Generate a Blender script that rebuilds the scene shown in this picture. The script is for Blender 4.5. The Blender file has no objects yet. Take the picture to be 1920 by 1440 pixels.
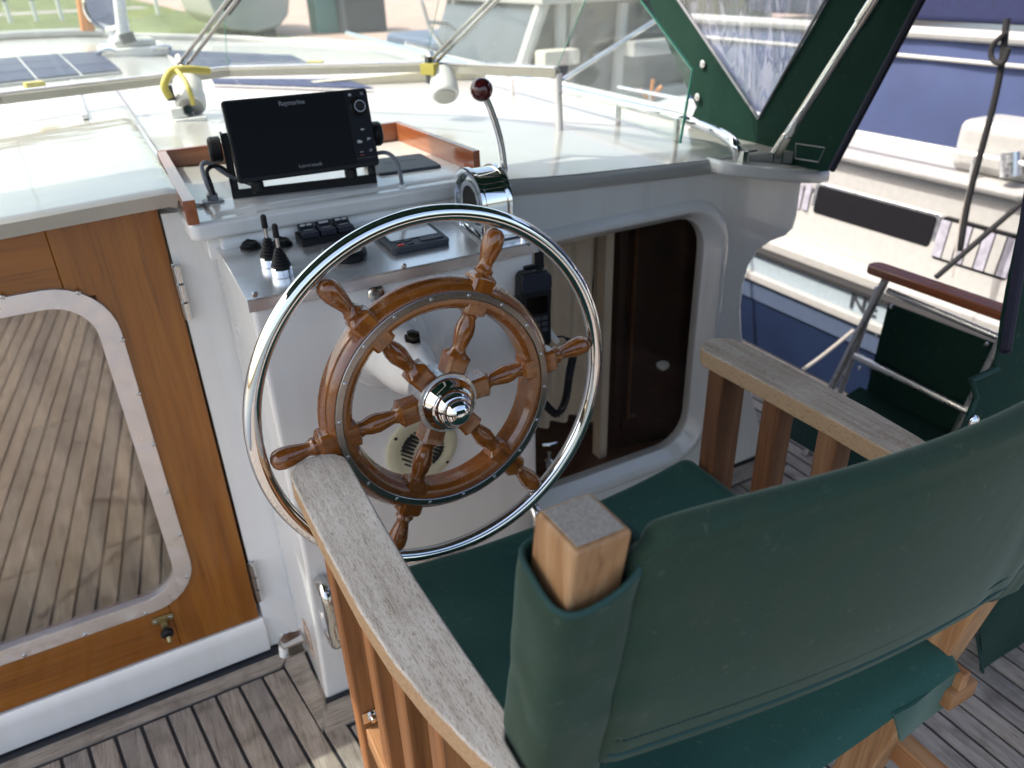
import bpy, bmesh, math, random
import numpy as np
from mathutils import Vector, Matrix, noise
random.seed(7)
R = math.radians
S = bpy.context.scene
COL = S.collection

# ------------------------------------------------------------------ camera
def basis(yaw, pitch, roll):
    y, p, r = map(R, (yaw, pitch, roll))
    f = Vector((math.sin(y)*math.cos(p), math.cos(y)*math.cos(p), -math.sin(p)))
    rt = Vector((math.cos(y), -math.sin(y), 0)); up = rt.cross(f)
    return f, rt*math.cos(r)+up*math.sin(r), -rt*math.sin(r)+up*math.cos(r)
CF, CR, CU = basis(27.7, 28.8, -1.9)
CAM = Vector((0, 0, 1.5)); FP = 1443.0
cd = bpy.data.cameras.new('camera'); cam = bpy.data.objects.new('camera', cd); COL.objects.link(cam)
m = Matrix((CR, CU, -CF)).transposed().to_4x4(); m.translation = CAM; cam.matrix_world = m
cd.sensor_width = 36; cd.lens = FP/1920*36; cd.clip_start = .05; cd.clip_end = 600
cd.dof.use_dof = True; cd.dof.focus_distance = .98; cd.dof.aperture_fstop = 5.4
S.camera = cam
# surveyed points: where the sight line of a photograph pixel meets a real plane of the boat
def _ray(px, py): return CF + CR*((px-960)/FP) + CU*((720-py)/FP)
def _on(px, py, ax, v):
    d = _ray(px, py); return CAM + d*((v-CAM[ax])/d[ax])
def PX(px, py, v): return _on(px, py, 0, v)
def PY(px, py, v): return _on(px, py, 1, v)
def PZ(px, py, v): return _on(px, py, 2, v)

# ------------------------------------------------------------------ light
SUN = Vector((-.54, .24, .82)).normalized()
W = bpy.data.worlds.new('World'); S.world = W; W.use_nodes = True
nt = W.node_tree; nt.nodes.clear()
sky = nt.nodes.new('ShaderNodeTexSky'); sky.sky_type = 'NISHITA'; sky.sun_disc = False
sky.sun_elevation = math.asin(SUN.z); sky.sun_rotation = math.atan2(SUN.x, SUN.y)
sky.air_density = 1.0; sky.dust_density = 4.0; sky.ozone_density = .6
bg = nt.nodes.new('ShaderNodeBackground'); bg.inputs[1].default_value = .15
wo = nt.nodes.new('ShaderNodeOutputWorld')
wt_ = nt.nodes.new('ShaderNodeMix'); wt_.data_type = 'RGBA'; wt_.blend_type = 'MULTIPLY'; wt_.inputs[0].default_value = 1
wt_.inputs[7].default_value = (1.05, 1.0, .93, 1)      # white balance of the whole sky
nt.links.new(sky.outputs[0], wt_.inputs[6]); nt.links.new(wt_.outputs[2], bg.inputs[0]); nt.links.new(bg.outputs[0], wo.inputs[0])
sl = bpy.data.lights.new('sun', 'SUN'); sl.energy = 2.0; sl.angle = R(.5); sl.color = (1, .94, .85)
so = bpy.data.objects.new('sun', sl); COL.objects.link(so)
so.rotation_euler = (-SUN).to_track_quat('-Z', 'Y').to_euler()
S.view_settings.view_transform = 'Standard'; S.view_settings.look = 'None'
S.view_settings.gamma = 1; S.view_settings.use_curve_mapping = False
S.view_settings.exposure = 1.45
S.render.engine = 'CYCLES'
S.cycles.max_bounces = 10; S.cycles.transparent_max_bounces = 12
S.cycles.sample_clamp_indirect = 4; S.cycles.caustics_reflective = False; S.cycles.caustics_refractive = False

# ------------------------------------------------------------------ materials
def new_mat(name):
    m = bpy.data.materials.new(name); m.use_nodes = True
    t = m.node_tree; b = t.nodes['Principled BSDF']
    return m, t, b
def ramp(t, src, stops):
    r = t.nodes.new('ShaderNodeValToRGB'); e = r.color_ramp.elements
    while len(e) < len(stops): e.new(.5)
    for i, (p, c) in enumerate(stops):
        e[i].position = p; e[i].color = (*c, 1) if len(c) == 3 else c
    t.links.new(src, r.inputs[0]); return r
def coords(t, scale=(1, 1, 1), rnd=True, rot=(0, 0, 0)):
    tc = t.nodes.new('ShaderNodeTexCoord'); mp = t.nodes.new('ShaderNodeMapping')
    mp.inputs['Scale'].default_value = scale; mp.inputs['Rotation'].default_value = rot
    if rnd:
        oi = t.nodes.new('ShaderNodeObjectInfo'); ml = t.nodes.new('ShaderNodeMath'); ml.operation = 'MULTIPLY'
        ml.inputs[1].default_value = 37.
        ad = t.nodes.new('ShaderNodeVectorMath'); ad.operation = 'ADD'
        t.links.new(oi.outputs['Random'], ml.inputs[0])
        t.links.new(tc.outputs['Object'], ad.inputs[0]); t.links.new(ml.outputs[0], ad.inputs[1])
        t.links.new(ad.outputs[0], mp.inputs[0])
    else: t.links.new(tc.outputs['Object'], mp.inputs[0])
    return mp.outputs[0]
def noise_n(t, vec, scale, detail=4, rough=.55, dist=0):
    n = t.nodes.new('ShaderNodeTexNoise'); n.inputs['Scale'].default_value = scale
    n.inputs['Detail'].default_value = detail; n.inputs['Roughness'].default_value = rough
    n.inputs['Distortion'].default_value = dist
    t.links.new(vec, n.inputs['Vector']); return n.outputs['Fac']
def bump(t, b, h, strength, dist=.001):
    n = t.nodes.new('ShaderNodeBump'); n.inputs['Strength'].default_value = strength
    n.inputs['Distance'].default_value = dist
    t.links.new(h, n.inputs['Height']); t.links.new(n.outputs[0], b.inputs['Normal']); return n
def mixc(t, fac, a, b, mode='MIX'):
    x = t.nodes.new('ShaderNodeMix'); x.data_type = 'RGBA'; x.blend_type = mode
    for s, v in ((x.inputs[0], fac), (x.inputs[6], a), (x.inputs[7], b)):
        if hasattr(v, 'links'): t.links.new(v, s)
        else: s.default_value = v if not isinstance(v, tuple) or len(v) == 4 else (*v, 1)
    return x.outputs[2]
def plain(name, col, rough=.5, metal=0, coat=0, var=.06, vs=30, bmp=0, bs=200, sheen=0, spec=.5):
    m, t, b = new_mat(name)
    v = coords(t, rnd=False)
    f = noise_n(t, v, vs, 5)
    lo = tuple(c*(1-var) for c in col); hi = tuple(min(1, c*(1+var)) for c in col)
    r = ramp(t, f, [(.3, lo), (.7, hi)]); t.links.new(r.outputs[0], b.inputs['Base Color'])
    b.inputs['Roughness'].default_value = rough; b.inputs['Metallic'].default_value = metal
    b.inputs['Coat Weight'].default_value = coat; b.inputs['Coat Roughness'].default_value = .05
    b.inputs['Specular IOR Level'].default_value = spec
    if sheen: b.inputs['Sheen Weight'].default_value = sheen; b.inputs['Sheen Roughness'].default_value = .4
    if bmp: bump(t, b, noise_n(t, v, bs, 3), bmp)
    return m
def wood(name, dark, mid, light, axis, rough=.35, coat=0, fine=1., pore=.5, bmp=.2, bright=.25, freq=1., wear=None):
    """timber with the grain along one local axis"""
    m, t, b = new_mat(name)
    st = [22*freq]*3; st[axis] = 1.1*freq
    v = coords(t, tuple(st))
    f1 = noise_n(t, v, 1.6, 5, .6, .6)
    c1 = ramp(t, f1, [(.25, dark), (.5, mid), (.78, light)]).outputs[0]
    st2 = [260.*fine]*3; st2[axis] = 7.*fine
    v2 = coords(t, tuple(st2))
    f2 = noise_n(t, v2, 1., 3, .6)
    pr = ramp(t, f2, [(.30, (1-pore,)*3), (.48, (1, 1, 1))]).outputs[0]
    c2 = mixc(t, 1., c1, pr, 'MULTIPLY')
    oi = t.nodes.new('ShaderNodeObjectInfo')
    br = ramp(t, oi.outputs['Random'], [(0, (1-bright,)*3), (1, (1, 1, 1))]).outputs[0]
    c3 = mixc(t, 1., c2, br, 'MULTIPLY')
    if wear:
        fw = noise_n(t, coords(t, (1, 1, 1)), 45, 6, .75)
        wr = ramp(t, fw, [(.62, (0, 0, 0)), (.74, (.75, .75, .75))]).outputs[0]
        c3 = mixc(t, wr, c3, wear)
        rr = ramp(t, fw, [(.52, (rough,)*3), (.64, (.6,)*3)]).outputs[0]
        t.links.new(rr, b.inputs['Roughness'])
    else: b.inputs['Roughness'].default_value = rough
    t.links.new(c3, b.inputs['Base Color'])
    b.inputs['Coat Weight'].default_value = coat; b.inputs['Coat Roughness'].default_value = .08
    bump(t, b, f2, bmp, .0008)
    return m
def weathered(name, axis, cols, side=None):
    """silvered teak: pale fibres, dark pores; sides keep more brown"""
    m, t, b = new_mat(name)
    st = [70.]*3; st[axis] = 4.
    f1 = noise_n(t, coords(t, tuple(st)), 2., 6, .75, .3)
    c1 = ramp(t, f1, [(.28, cols[0]), (.5, cols[1]), (.72, cols[2])]).outputs[0]
    st2 = [1050.]*3; st2[axis] = 120.
    f2 = noise_n(t, coords(t, tuple(st2)), 1., 3, .65)
    pr = ramp(t, f2, [(.36, (.56, .49, .43)), (.47, (1, 1, 1)), (.7, (1.0, 1.0, 1.0))]).outputs[0]
    c2 = mixc(t, 1., c1, pr, 'MULTIPLY')
    f3 = noise_n(t, coords(t, (9, 9, 9)), 1., 4)
    bl = ramp(t, f3, [(.35, (.80, .78, .76)), (.62, (1, 1, 1))]).outputs[0]
    c3 = mixc(t, 1., c2, bl, 'MULTIPLY')
    if side:
        g = t.nodes.new('ShaderNodeNewGeometry'); sx = t.nodes.new('ShaderNodeSeparateXYZ')
        t.links.new(g.outputs['Normal'], sx.inputs[0])
        ad = t.nodes.new('ShaderNodeMath'); ad.operation = 'ADD'
        sc = t.nodes.new('ShaderNodeMath'); sc.operation = 'MULTIPLY_ADD'
        t.links.new(noise_n(t, coords(t, (60, 60, 60)), 1., 4), sc.inputs[0]); sc.inputs[1].default_value = 1.1; sc.inputs[2].default_value = -.55
        t.links.new(sx.outputs[2], ad.inputs[0]); t.links.new(sc.outputs[0], ad.inputs[1])
        k = ramp(t, ad.outputs[0], [(.35, (1, 1, 1)), (.75, (0, 0, 0))]).outputs[0]
        c3 = mixc(t, k, c3, mixc(t, 1., side, pr, 'MULTIPLY'))
    t.links.new(c3, b.inputs['Base Color'])
    b.inputs['Roughness'].default_value = .75; b.inputs['Specular IOR Level'].default_value = .25
    bump(t, b, f2, .55, .001)
    return m
def deck_mat():
    m, t, b = new_mat('deck_teak')
    f1 = noise_n(t, coords(t, (30, 2.2, 30)), 2., 6, .7, .3)
    c1 = ramp(t, f1, [(.25, (.185, .165, .148)), (.5, (.285, .262, .238)), (.75, (.40, .368, .335))]).outputs[0]
    f2 = noise_n(t, coords(t, (300, 14, 300)), 1., 3, .65)
    pr = ramp(t, f2, [(.34, (.6, .55, .5)), (.47, (1, 1, 1))]).outputs[0]
    c2 = mixc(t, 1., c1, pr, 'MULTIPLY')
    oi = t.nodes.new('ShaderNodeObjectInfo')
    br = ramp(t, oi.outputs['Random'], [(0, (.72, .72, .74)), (.5, (.9, .87, .84)), (1, (1.05, 1., .93))]).outputs[0]
    c3 = mixc(t, 1., c2, br, 'MULTIPLY')
    f3 = noise_n(t, coords(t, (14, 14, 14)), 1., 5)
    st = ramp(t, f3, [(.3, (.62, .6, .6)), (.5, (1, 1, 1))]).outputs[0]
    c4 = mixc(t, 1., c3, st, 'MULTIPLY')
    t.links.new(c4, b.inputs['Base Color']); b.inputs['Roughness'].default_value = .7
    bump(t, b, f2, .4, .001); return m
def metal(name, col, rough, brush=None, var=.1, spots=1.):
    m, t, b = new_mat(name)
    b.inputs['Metallic'].default_value = 1 if brush is None else .8
    if brush is not None:
        st = [500.]*3; st[brush] = 6.
        f = noise_n(t, coords(t, tuple(st)), 1., 3)
        rr = ramp(t, f, [(.2, (rough*.93,)*3), (.8, (rough*1.08,)*3)]).outputs[0]
        t.links.new(rr, b.inputs['Roughness']); bump(t, b, f, .012, .0001)
    else:
        f = noise_n(t, coords(t), 45., 5, .65)
        rr = ramp(t, f, [(.3, (rough*(1-.4*spots),)*3), (.75, (rough*(1+.7*spots),)*3)]).outputs[0]
        t.links.new(rr, b.inputs['Roughness'])
    f = noise_n(t, coords(t), 14., 4)
    cc = ramp(t, f, [(.3, tuple(c*(1-var) for c in col)), (.7, col)]).outputs[0]
    t.links.new(cc, b.inputs['Base Color']); return m
def fabric(name, col, col2, rough=.85, trans=0., sheen=.35, weave=900.):
    m, t, b = new_mat(name)
    v = coords(t, rnd=False)
    f = noise_n(t, v, 4.5, 5, .6)
    c = ramp(t, f, [(.3, col), (.7, col2)]).outputs[0]
    fs = noise_n(t, v, 700., 2)
    c = mixc(t, 1., c, ramp(t, fs, [(.25, (.75, .75, .75)), (.75, (1.12, 1.12, 1.12))]).outputs[0], 'MULTIPLY')
    fd = noise_n(t, v, 60., 6, .75)
    c = mixc(t, ramp(t, fd, [(.60, (0, 0, 0)), (.85, (.30, .30, .30))]).outputs[0], c, (.35, .36, .31, 1))
    t.links.new(c, b.inputs['Base Color'])
    b.inputs['Roughness'].default_value = rough; b.inputs['Specular IOR Level'].default_value = .2
    b.inputs['Sheen Weight'].default_value = sheen; b.inputs['Sheen Roughness'].default_value = .35
    b.inputs['Sheen Tint'].default_value = (.75, .95, .85, 1)
    w1 = t.nodes.new('ShaderNodeTexWave'); w1.inputs['Scale'].default_value = weave/3; w1.bands_direction = 'X'
    w2 = t.nodes.new('ShaderNodeTexWave'); w2.inputs['Scale'].default_value = weave/3; w2.bands_direction = 'Z'
    t.links.new(v, w1.inputs[0]); t.links.new(v, w2.inputs[0])
    ad = t.nodes.new('ShaderNodeMath'); ad.operation = 'ADD'
    t.links.new(w1.outputs['Fac'], ad.inputs[0]); t.links.new(w2.outputs['Fac'], ad.inputs[1])
    nb = bump(t, b, ad.outputs[0], .10, .0004)
    n2 = t.nodes.new('ShaderNodeBump'); n2.inputs['Strength'].default_value = .22; n2.inputs['Distance'].default_value = .01
    t.links.new(noise_n(t, v, 7., 3, .45, .4), n2.inputs['Height']); t.links.new(n2.outputs[0], nb.inputs['Normal'])
    if trans:
        tl = t.nodes.new('ShaderNodeBsdfTranslucent'); t.links.new(c, tl.inputs[0])
        mx = t.nodes.new('ShaderNodeMixShader'); mx.inputs[0].default_value = trans
        o = t.nodes['Material Output']
        t.links.new(b.outputs[0], mx.inputs[1]); t.links.new(tl.outputs[0], mx.inputs[2]); t.links.new(mx.outputs[0], o.inputs[0])
    return m
def glass(name, tint=(1, 1, 1), refl=.08, rough=.01, wav=0, fres=True, haze=0):
    m = bpy.data.materials.new(name); m.use_nodes = True; t = m.node_tree; t.nodes.clear()
    o = t.nodes.new('ShaderNodeOutputMaterial'); tr = t.nodes.new('ShaderNodeBsdfTransparent'); tr.inputs[0].default_value = (*tint, 1)
    gl = t.nodes.new('ShaderNodeBsdfGlossy'); gl.inputs['Roughness'].default_value = rough
    lw = t.nodes.new('ShaderNodeLayerWeight'); lw.inputs['Blend'].default_value = .5
    pw_ = t.nodes.new('ShaderNodeMath'); pw_.operation = 'POWER'; pw_.inputs[1].default_value = 4.
    t.links.new(lw.outputs['Facing'], pw_.inputs[0])
    mr = t.nodes.new('ShaderNodeMapRange'); mr.inputs['To Min'].default_value = refl; mr.inputs['To Max'].default_value = .75 if fres else refl
    t.links.new(pw_.outputs[0], mr.inputs[0])
    mx = t.nodes.new('ShaderNodeMixShader'); t.links.new(mr.outputs[0], mx.inputs[0])
    base = tr.outputs[0]
    if haze:
        df = t.nodes.new('ShaderNodeBsdfDiffuse'); df.inputs[0].default_value = (.8, .8, .8, 1)
        m0 = t.nodes.new('ShaderNodeMixShader'); m0.inputs[0].default_value = haze
        t.links.new(tr.outputs[0], m0.inputs[1]); t.links.new(df.outputs[0], m0.inputs[2]); base = m0.outputs[0]
    t.links.new(base, mx.inputs[1]); t.links.new(gl.outputs[0], mx.inputs[2]); t.links.new(mx.outputs[0], o.inputs[0])
    if wav:
        b = t.nodes.new('ShaderNodeBump'); b.inputs['Strength'].default_value = wav; b.inputs['Distance'].default_value = .02
        t.links.new(noise_n(t, coords(t, (1, 1, .35), rnd=False), 6., 3, .5, 1.), b.inputs['Height'])
        t.links.new(b.outputs[0], gl.inputs['Normal']); t.links.new(b.outputs[0], lw.inputs['Normal'])
    return m
M = {}
M['gel'] = plain('white_gelcoat', (.86, .86, .85), .22, coat=.6, var=.03, vs=4, bmp=.02, bs=12)
t_ = M['gel'].node_tree; b_ = t_.nodes['Principled BSDF']; l_ = b_.inputs['Base Color'].links[0]; src_ = l_.from_socket
v_ = coords(t_, (16, 16, 1.4), rnd=False); v2_ = coords(t_, (1, 1, 1), rnd=False)
c_ = mixc(t_, 1., src_, ramp(t_, noise_n(t_, v_, 1., 6, .7), [(.30, (.95, .94, .915)), (.55, (1, 1, 1))]).outputs[0], 'MULTIPLY')
c_ = mixc(t_, 1., c_, ramp(t_, noise_n(t_, v2_, 110., 3, .6), [(.21, (.45, .42, .36)), (.26, (1, 1, 1))]).outputs[0], 'MULTIPLY')
t_.links.new(c_, b_.inputs['Base Color'])
M['gelroof'] = plain('roof_paint', (.45, .445, .425), .25, coat=.35, var=.04, vs=3, bmp=.05, bs=22)
M['gelold'] = plain('hatch_paint', (.46, .43, .375), .2, coat=.8, var=.05, vs=5, bmp=.3, bs=26)
M['caulk'] = plain('black_caulk', (.012, .014, .022), .55)
M['deck'] = deck_mat()
M['armtop'] = weathered('silvered_teak', 1, [(.42, .385, .34), (.60, .575, .53), (.74, .72, .685)], (.40, .27, .16, 1))
M['armtop2'] = weathered('grey_teak_arm', 1, [(.30, .235, .175), (.43, .36, .29), (.55, .50, .43)], (.38, .27, .17, 1))
M['endgrain'] = plain('grey_end_grain', (.27, .25, .225), .85, var=.30, vs=420, bmp=.5, bs=500)
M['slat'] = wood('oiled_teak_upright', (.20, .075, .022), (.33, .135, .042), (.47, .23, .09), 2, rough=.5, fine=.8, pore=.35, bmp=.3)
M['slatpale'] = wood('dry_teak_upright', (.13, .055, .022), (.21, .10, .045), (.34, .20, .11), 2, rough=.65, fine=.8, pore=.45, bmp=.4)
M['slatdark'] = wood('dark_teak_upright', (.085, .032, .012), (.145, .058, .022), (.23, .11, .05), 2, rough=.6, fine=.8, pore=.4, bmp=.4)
M['postw'] = wood('bare_teak_post', (.26, .12, .045), (.40, .22, .10), (.52, .34, .19), 2, freq=1.8, rough=.6, fine=.7, pore=.3, bmp=.3)
M['chairrail'] = wood('chair_teak_rail', (.22, .09, .03), (.34, .17, .07), (.45, .26, .13), 0, rough=.55, pore=.3)
M['railY'] = wood('chair_teak_side_rail', (.22, .09, .03), (.34, .17, .07), (.45, .26, .13), 1, rough=.55, pore=.3)
wheelc = dict(rough=.18, coat=1., fine=.6, pore=.38, bmp=.12, freq=1.5, bright=.3, wear=(.56, .40, .26, 1))
M['wheel'] = wood('varnished_wheel_teak', (.155, .038, .005), (.295, .086, .010), (.46, .17, .030), 0, **wheelc)
M['door'] = wood('varnished_door_teak', (.215, .062, .004), (.31, .103, .008), (.39, .15, .018), 2, rough=.3, coat=.7, fine=.7, pore=.3, bmp=.06, bright=.12, freq=.9)
M['doorx'] = wood('varnished_door_rail_teak', (.215, .062, .004), (.31, .103, .008), (.39, .15, .018), 0, rough=.3, coat=.7, fine=.7, pore=.3, bmp=.06, bright=.12, freq=.9)
M['mahY'] = wood('mahogany_side', (.23, .055, .018), (.34, .10, .035), (.45, .17, .07), 1, rough=.25, coat=.7, pore=.2, bmp=.05)
M['mahX'] = wood('mahogany_cross', (.23, .055, .018), (.34, .10, .035), (.45, .17, .07), 0, rough=.25, coat=.7, pore=.2, bmp=.05)
M['sole'] = wood('cabin_sole', (.10, .035, .012), (.17, .065, .025), (.24, .10, .04), 0, rough=.3, coat=.5)
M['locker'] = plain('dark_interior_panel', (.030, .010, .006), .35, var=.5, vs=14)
M['chrome'] = metal('chrome', (.88, .89, .90), .035)
M['steel'] = metal('polished_steel', (.70, .69, .67), .09)
M['steelband'] = metal('dull_steel_band', (.36, .34, .33), .22, spots=.15)
M['brushed'] = metal('brushed_steel', (.80, .81, .83), .24, 0, var=.04)
M['alu'] = metal('anodised_aluminium', (.86, .83, .84), .40)
M['alutube'] = metal('aluminium_tube', (.78, .79, .80), .33)
M['hubm'] = metal('cast_hub', (.62, .63, .65), .3)
M['screw'] = metal('screw_steel', (.55, .55, .55), .22)
M['brass'] = metal('tarnished_brass', (.42, .36, .20), .35)
M['rust'] = plain('rust_stained_pad', (.55, .42, .33), .6, var=.5, vs=90)
M['bronze'] = plain('dark_bronze', (.035, .03, .02), .25, metal=.6)
M['black'] = plain('black_plastic', (.009, .0095, .011), .42, bmp=.1, bs=600, spec=.25)
M['rubber'] = plain('black_rubber', (.012, .012, .015), .5, spec=.3)
M['screen'] = plain('black_screen_glass', (.003, .003, .0035), .12, coat=0, var=0, spec=.08)
M['bezel'] = plain('matt_screen_edge', (.007, .0075, .009), .35, spec=.2)
M['keypad'] = plain('keypad_black', (.006, .0065, .010), .25, spec=.12)
M['navy'] = plain('blue_black_plastic', (.012, .017, .032), .4, spec=.35)
M['char'] = plain('charcoal_plastic', (.045, .055, .070), .55, bmp=.1, bs=500)
M['char2'] = plain('charcoal_key', (.04, .048, .06), .5)
M['lcd'] = plain('lcd_glass', (.50, .52, .56), .08, coat=1, var=.02)
M['print'] = plain('pale_print', (.55, .56, .58), .5)
M['printdim'] = plain('dim_print', (.22, .23, .25), .5)
M['red'] = plain('red_key', (.55, .05, .04), .4)
M['wine'] = plain('wine_red_ball', (.085, .008, .010), .18, coat=.8, var=.3, vs=120)
M['cream'] = plain('yellowed_plastic', (.60, .57, .40), .4, var=.06)
M['whitep'] = plain('white_plastic', (.78, .79, .78), .4)
M['hole'] = plain('dark_hole', (.01, .01, .01), .8)
M['grey'] = plain('grey_cable', (.22, .23, .26), .4)
M['tape'] = plain('yellow_tape', (.50, .43, .10), .5)
M['tan'] = plain('tan_rubber_frame', (.50, .48, .42), .6)
M['solar'] = plain('solar_cell', (.03, .04, .09), .45, spec=.3)
M['curtain'] = plain('beige_curtain', (.80, .70, .56), .9, var=.08, vs=8)
M['green'] = fabric('chair_green_canvas', (.018, .066, .056), (.022, .080, .067))
M['backg'] = fabric('faded_green_canvas', (.016, .046, .034), (.032, .050, .031), sheen=.22)
M['darkg'] = plain('green_binding', (.008, .045, .042), .8)
M['canopy'] = fabric('canopy_green_canvas', (.012, .046, .035), (.016, .058, .043), trans=.32, sheen=.1)
M['zip'] = plain('navy_zip_tape', (.008, .010, .03), .7)
M['vinyl'] = glass('clear_vinyl', (.94, .96, .98), .16, .04, wav=1.8, haze=.08)
M['glass'] = glass('windscreen_glass', (.93, .97, .95), .035, .0, haze=.06)
M['gedge'] = plain('green_glass_edge', (.08, .42, .30), .1)
M['doorglass'] = glass('tinted_door_glass', (.88, .84, .80), .18, .025, fres=False)
M['winglass'] = glass('cabin_glass', (.95, .93, .91), .03, .01)
M['nbwhite'] = plain('neighbour_white', (.42, .42, .41), .35, coat=.2)
M['nbblue'] = plain('neighbour_pale_blue', (.36, .44, .50), .35)
M['nbmid'] = plain('neighbour_grey_blue', (.08, .11, .18), .4)
M['nbnavy'] = plain('neighbour_navy_hull', (.010, .019, .052), .4, coat=.1, var=.2, vs=3)
M['tarp'] = plain('blue_boat_cover', (.042, .062, .15), .8, var=.15, vs=3, bmp=.3, bs=6)
M['tarp2'] = plain('dark_blue_cover', (.012, .018, .07), .8, var=.15)
M['nbglass'] = plain('dark_window_glass', (.012, .012, .014), .15, spec=.2)
M['nbcurt'] = plain('striped_curtain', (.35, .35, .42), .8, var=.3, vs=20)
M['rope'] = plain('dark_rope', (.02, .02, .022), .9)
M['rope2'] = plain('grey_rope', (.35, .33, .30), .9)
M['grass'] = plain('grass', (.105, .135, .042), .95, var=.45, vs=.6)
M['paving'] = plain('reddish_paving', (.40, .29, .25), .9, var=.12, vs=.6)
M['quay'] = plain('quay_stone', (.28, .27, .25), .9, var=.2, vs=.8)
M['wheelhse'] = plain('wheelhouse_glass', (.055, .065, .075), .15, coat=.4, var=.3, vs=1.5)
M['bin'] = plain('green_container', (.10, .24, .22), .6)
M['orange'] = plain('orange_post', (.45, .17, .04), .5)
mw, t, b = new_mat('harbour_water')
b.inputs['Base Color'].default_value = (.05, .06, .06, 1); b.inputs['Roughness'].default_value = .08
bump(t, b, noise_n(t, coords(t, (1, 1, 1), rnd=False), 2.5, 4), .5, .1); M['water'] = mw

# ------------------------------------------------------------------ object helpers
def finish(bm, sharp=35, smooth=True):
    me = bpy.data.meshes.new('mesh')
    bmesh.ops.recalc_face_normals(bm, faces=bm.faces)
    bm.to_mesh(me); bm.free()
    if smooth:
        me.polygons.foreach_set('use_smooth', [True]*len(me.polygons))
        me.set_sharp_from_angle(angle=R(sharp))
    return me
def tag(o, label=None, cat=None, group=None, kind=None):
    if label: o['label'] = label
    if cat: o['category'] = cat
    if group: o['group'] = group
    if kind: o['kind'] = kind
    return o
def thing(name, loc, label, cat, group=None):
    o = bpy.data.objects.new(name, None); COL.objects.link(o); o.location = loc
    o.empty_display_size = .05
    return tag(o, label, cat, group)
def wloc(o):
    v = Vector(o.location)
    while o.parent: o = o.parent; v += Vector(o.location)
    return v
def part(name, bm, mat, parent=None, mx=None, sharp=35, smooth=True, origin=None, **kw):
    """bm in world coordinates (or local to mx); child keeps world place"""
    if isinstance(bm, bmesh.types.BMesh):
        if mx is None:
            off = wloc(parent) if parent else Vector((0, 0, 0))
            org = origin if origin is not None else off
            bmesh.ops.translate(bm, verts=bm.verts, vec=-Vector(org))
        me = finish(bm, sharp, smooth)
    else: me = bm
    if isinstance(mat, str): mat = M[mat]
    if not me.materials: me.materials.append(mat)
    o = bpy.data.objects.new(name, me); COL.objects.link(o)
    pl = wloc(parent) if parent else Vector((0, 0, 0))
    if mx is not None:
        mm = mx.copy(); mm.translation -= pl; o.matrix_local = mm
        if parent: o.parent = parent; o.matrix_local = mm
    else:
        if parent: o.parent = parent
        if origin is not None: o.location = Vector(origin)-pl
    if smooth and len(me.polygons) < 1500:
        w_n = o.modifiers.new('weighted_normal', 'WEIGHTED_NORMAL'); w_n.keep_sharp = True; w_n.weight = 80
    if kw: tag(o, **kw)
    return o
def B(): return bmesh.new()
def bevel(bm, w, seg=2, ang=30):
    if w <= 0: return bm
    bm.normal_update()
    es = [e for e in bm.edges if len(e.link_faces) == 2 and e.calc_face_angle(0) > R(ang)]
    bmesh.ops.bevel(bm, geom=es, offset=w, segments=seg, profile=.6, affect='EDGES', clamp_overlap=True)
    return bm
def join(*bms):
    o = B()
    for b_ in bms:
        me = bpy.data.meshes.new('t'); b_.to_mesh(me); b_.free(); o.from_mesh(me); bpy.data.meshes.remove(me)
    return o
def box(lo, hi, bev=0, seg=2, mx=None):
    bm = B(); lo = Vector(lo); hi = Vector(hi)
    bmesh.ops.create_cube(bm, size=1)
    for v in bm.verts: v.co = Vector([(lo[i]+hi[i])/2 + v.co[i]*(hi[i]-lo[i]) for i in range(3)])
    bevel(bm, bev, seg)
    if mx: bm.transform(mx)
    return bm
def prism(poly, ax, lo, hi, bev=0, seg=2, mx=None):
    """2-D polygon extruded along ax; poly coords are the two other axes in order"""
    bm = B(); oth = [i for i in range(3) if i != ax]
    def mk(p, h):
        c = [0, 0, 0]; c[oth[0]], c[oth[1]] = p; c[ax] = h; return bm.verts.new(c)
    a = [mk(p, lo) for p in poly]; b_ = [mk(p, hi) for p in poly]
    bm.faces.new(a); bm.faces.new(b_[::-1])
    n = len(poly)
    for i in range(n): bm.faces.new((a[i], b_[i], b_[(i+1) % n], a[(i+1) % n]))
    bmesh.ops.recalc_face_normals(bm, faces=bm.faces)
    bevel(bm, bev, seg)
    if mx: bm.transform(mx)
    return bm
def rrect(x0, y0, x1, y1, r, n=6):
    out = []
    for cx, cy, a0 in ((x1-r, y1-r, 0), (x0+r, y1-r, 90), (x0+r, y0+r, 180), (x1-r, y0+r, 270)):
        for k in range(n+1):
            a = R(a0+90*k/n); out.append((cx+r*math.cos(a), cy+r*math.sin(a)))
    return out
def frame(outer, inner, ax, lo, hi, bev=0):
    """ring between two polygons of equal count"""
    bm = B(); oth = [i for i in range(3) if i != ax]; n = len(outer)
    def mk(p, h):
        c = [0, 0, 0]; c[oth[0]], c[oth[1]] = p; c[ax] = h; return bm.verts.new(c)
    L = [[mk(p, h) for p in q] for q, h in ((outer, lo), (outer, hi), (inner, hi), (inner, lo))]
    for k in range(4):
        a, b_ = L[k], L[(k+1) % 4]
        for i in range(n): bm.faces.new((a[i], a[(i+1) % n], b_[(i+1) % n], b_[i]))
    bmesh.ops.recalc_face_normals(bm, faces=bm.faces)
    return bevel(bm, bev, 2)
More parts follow.
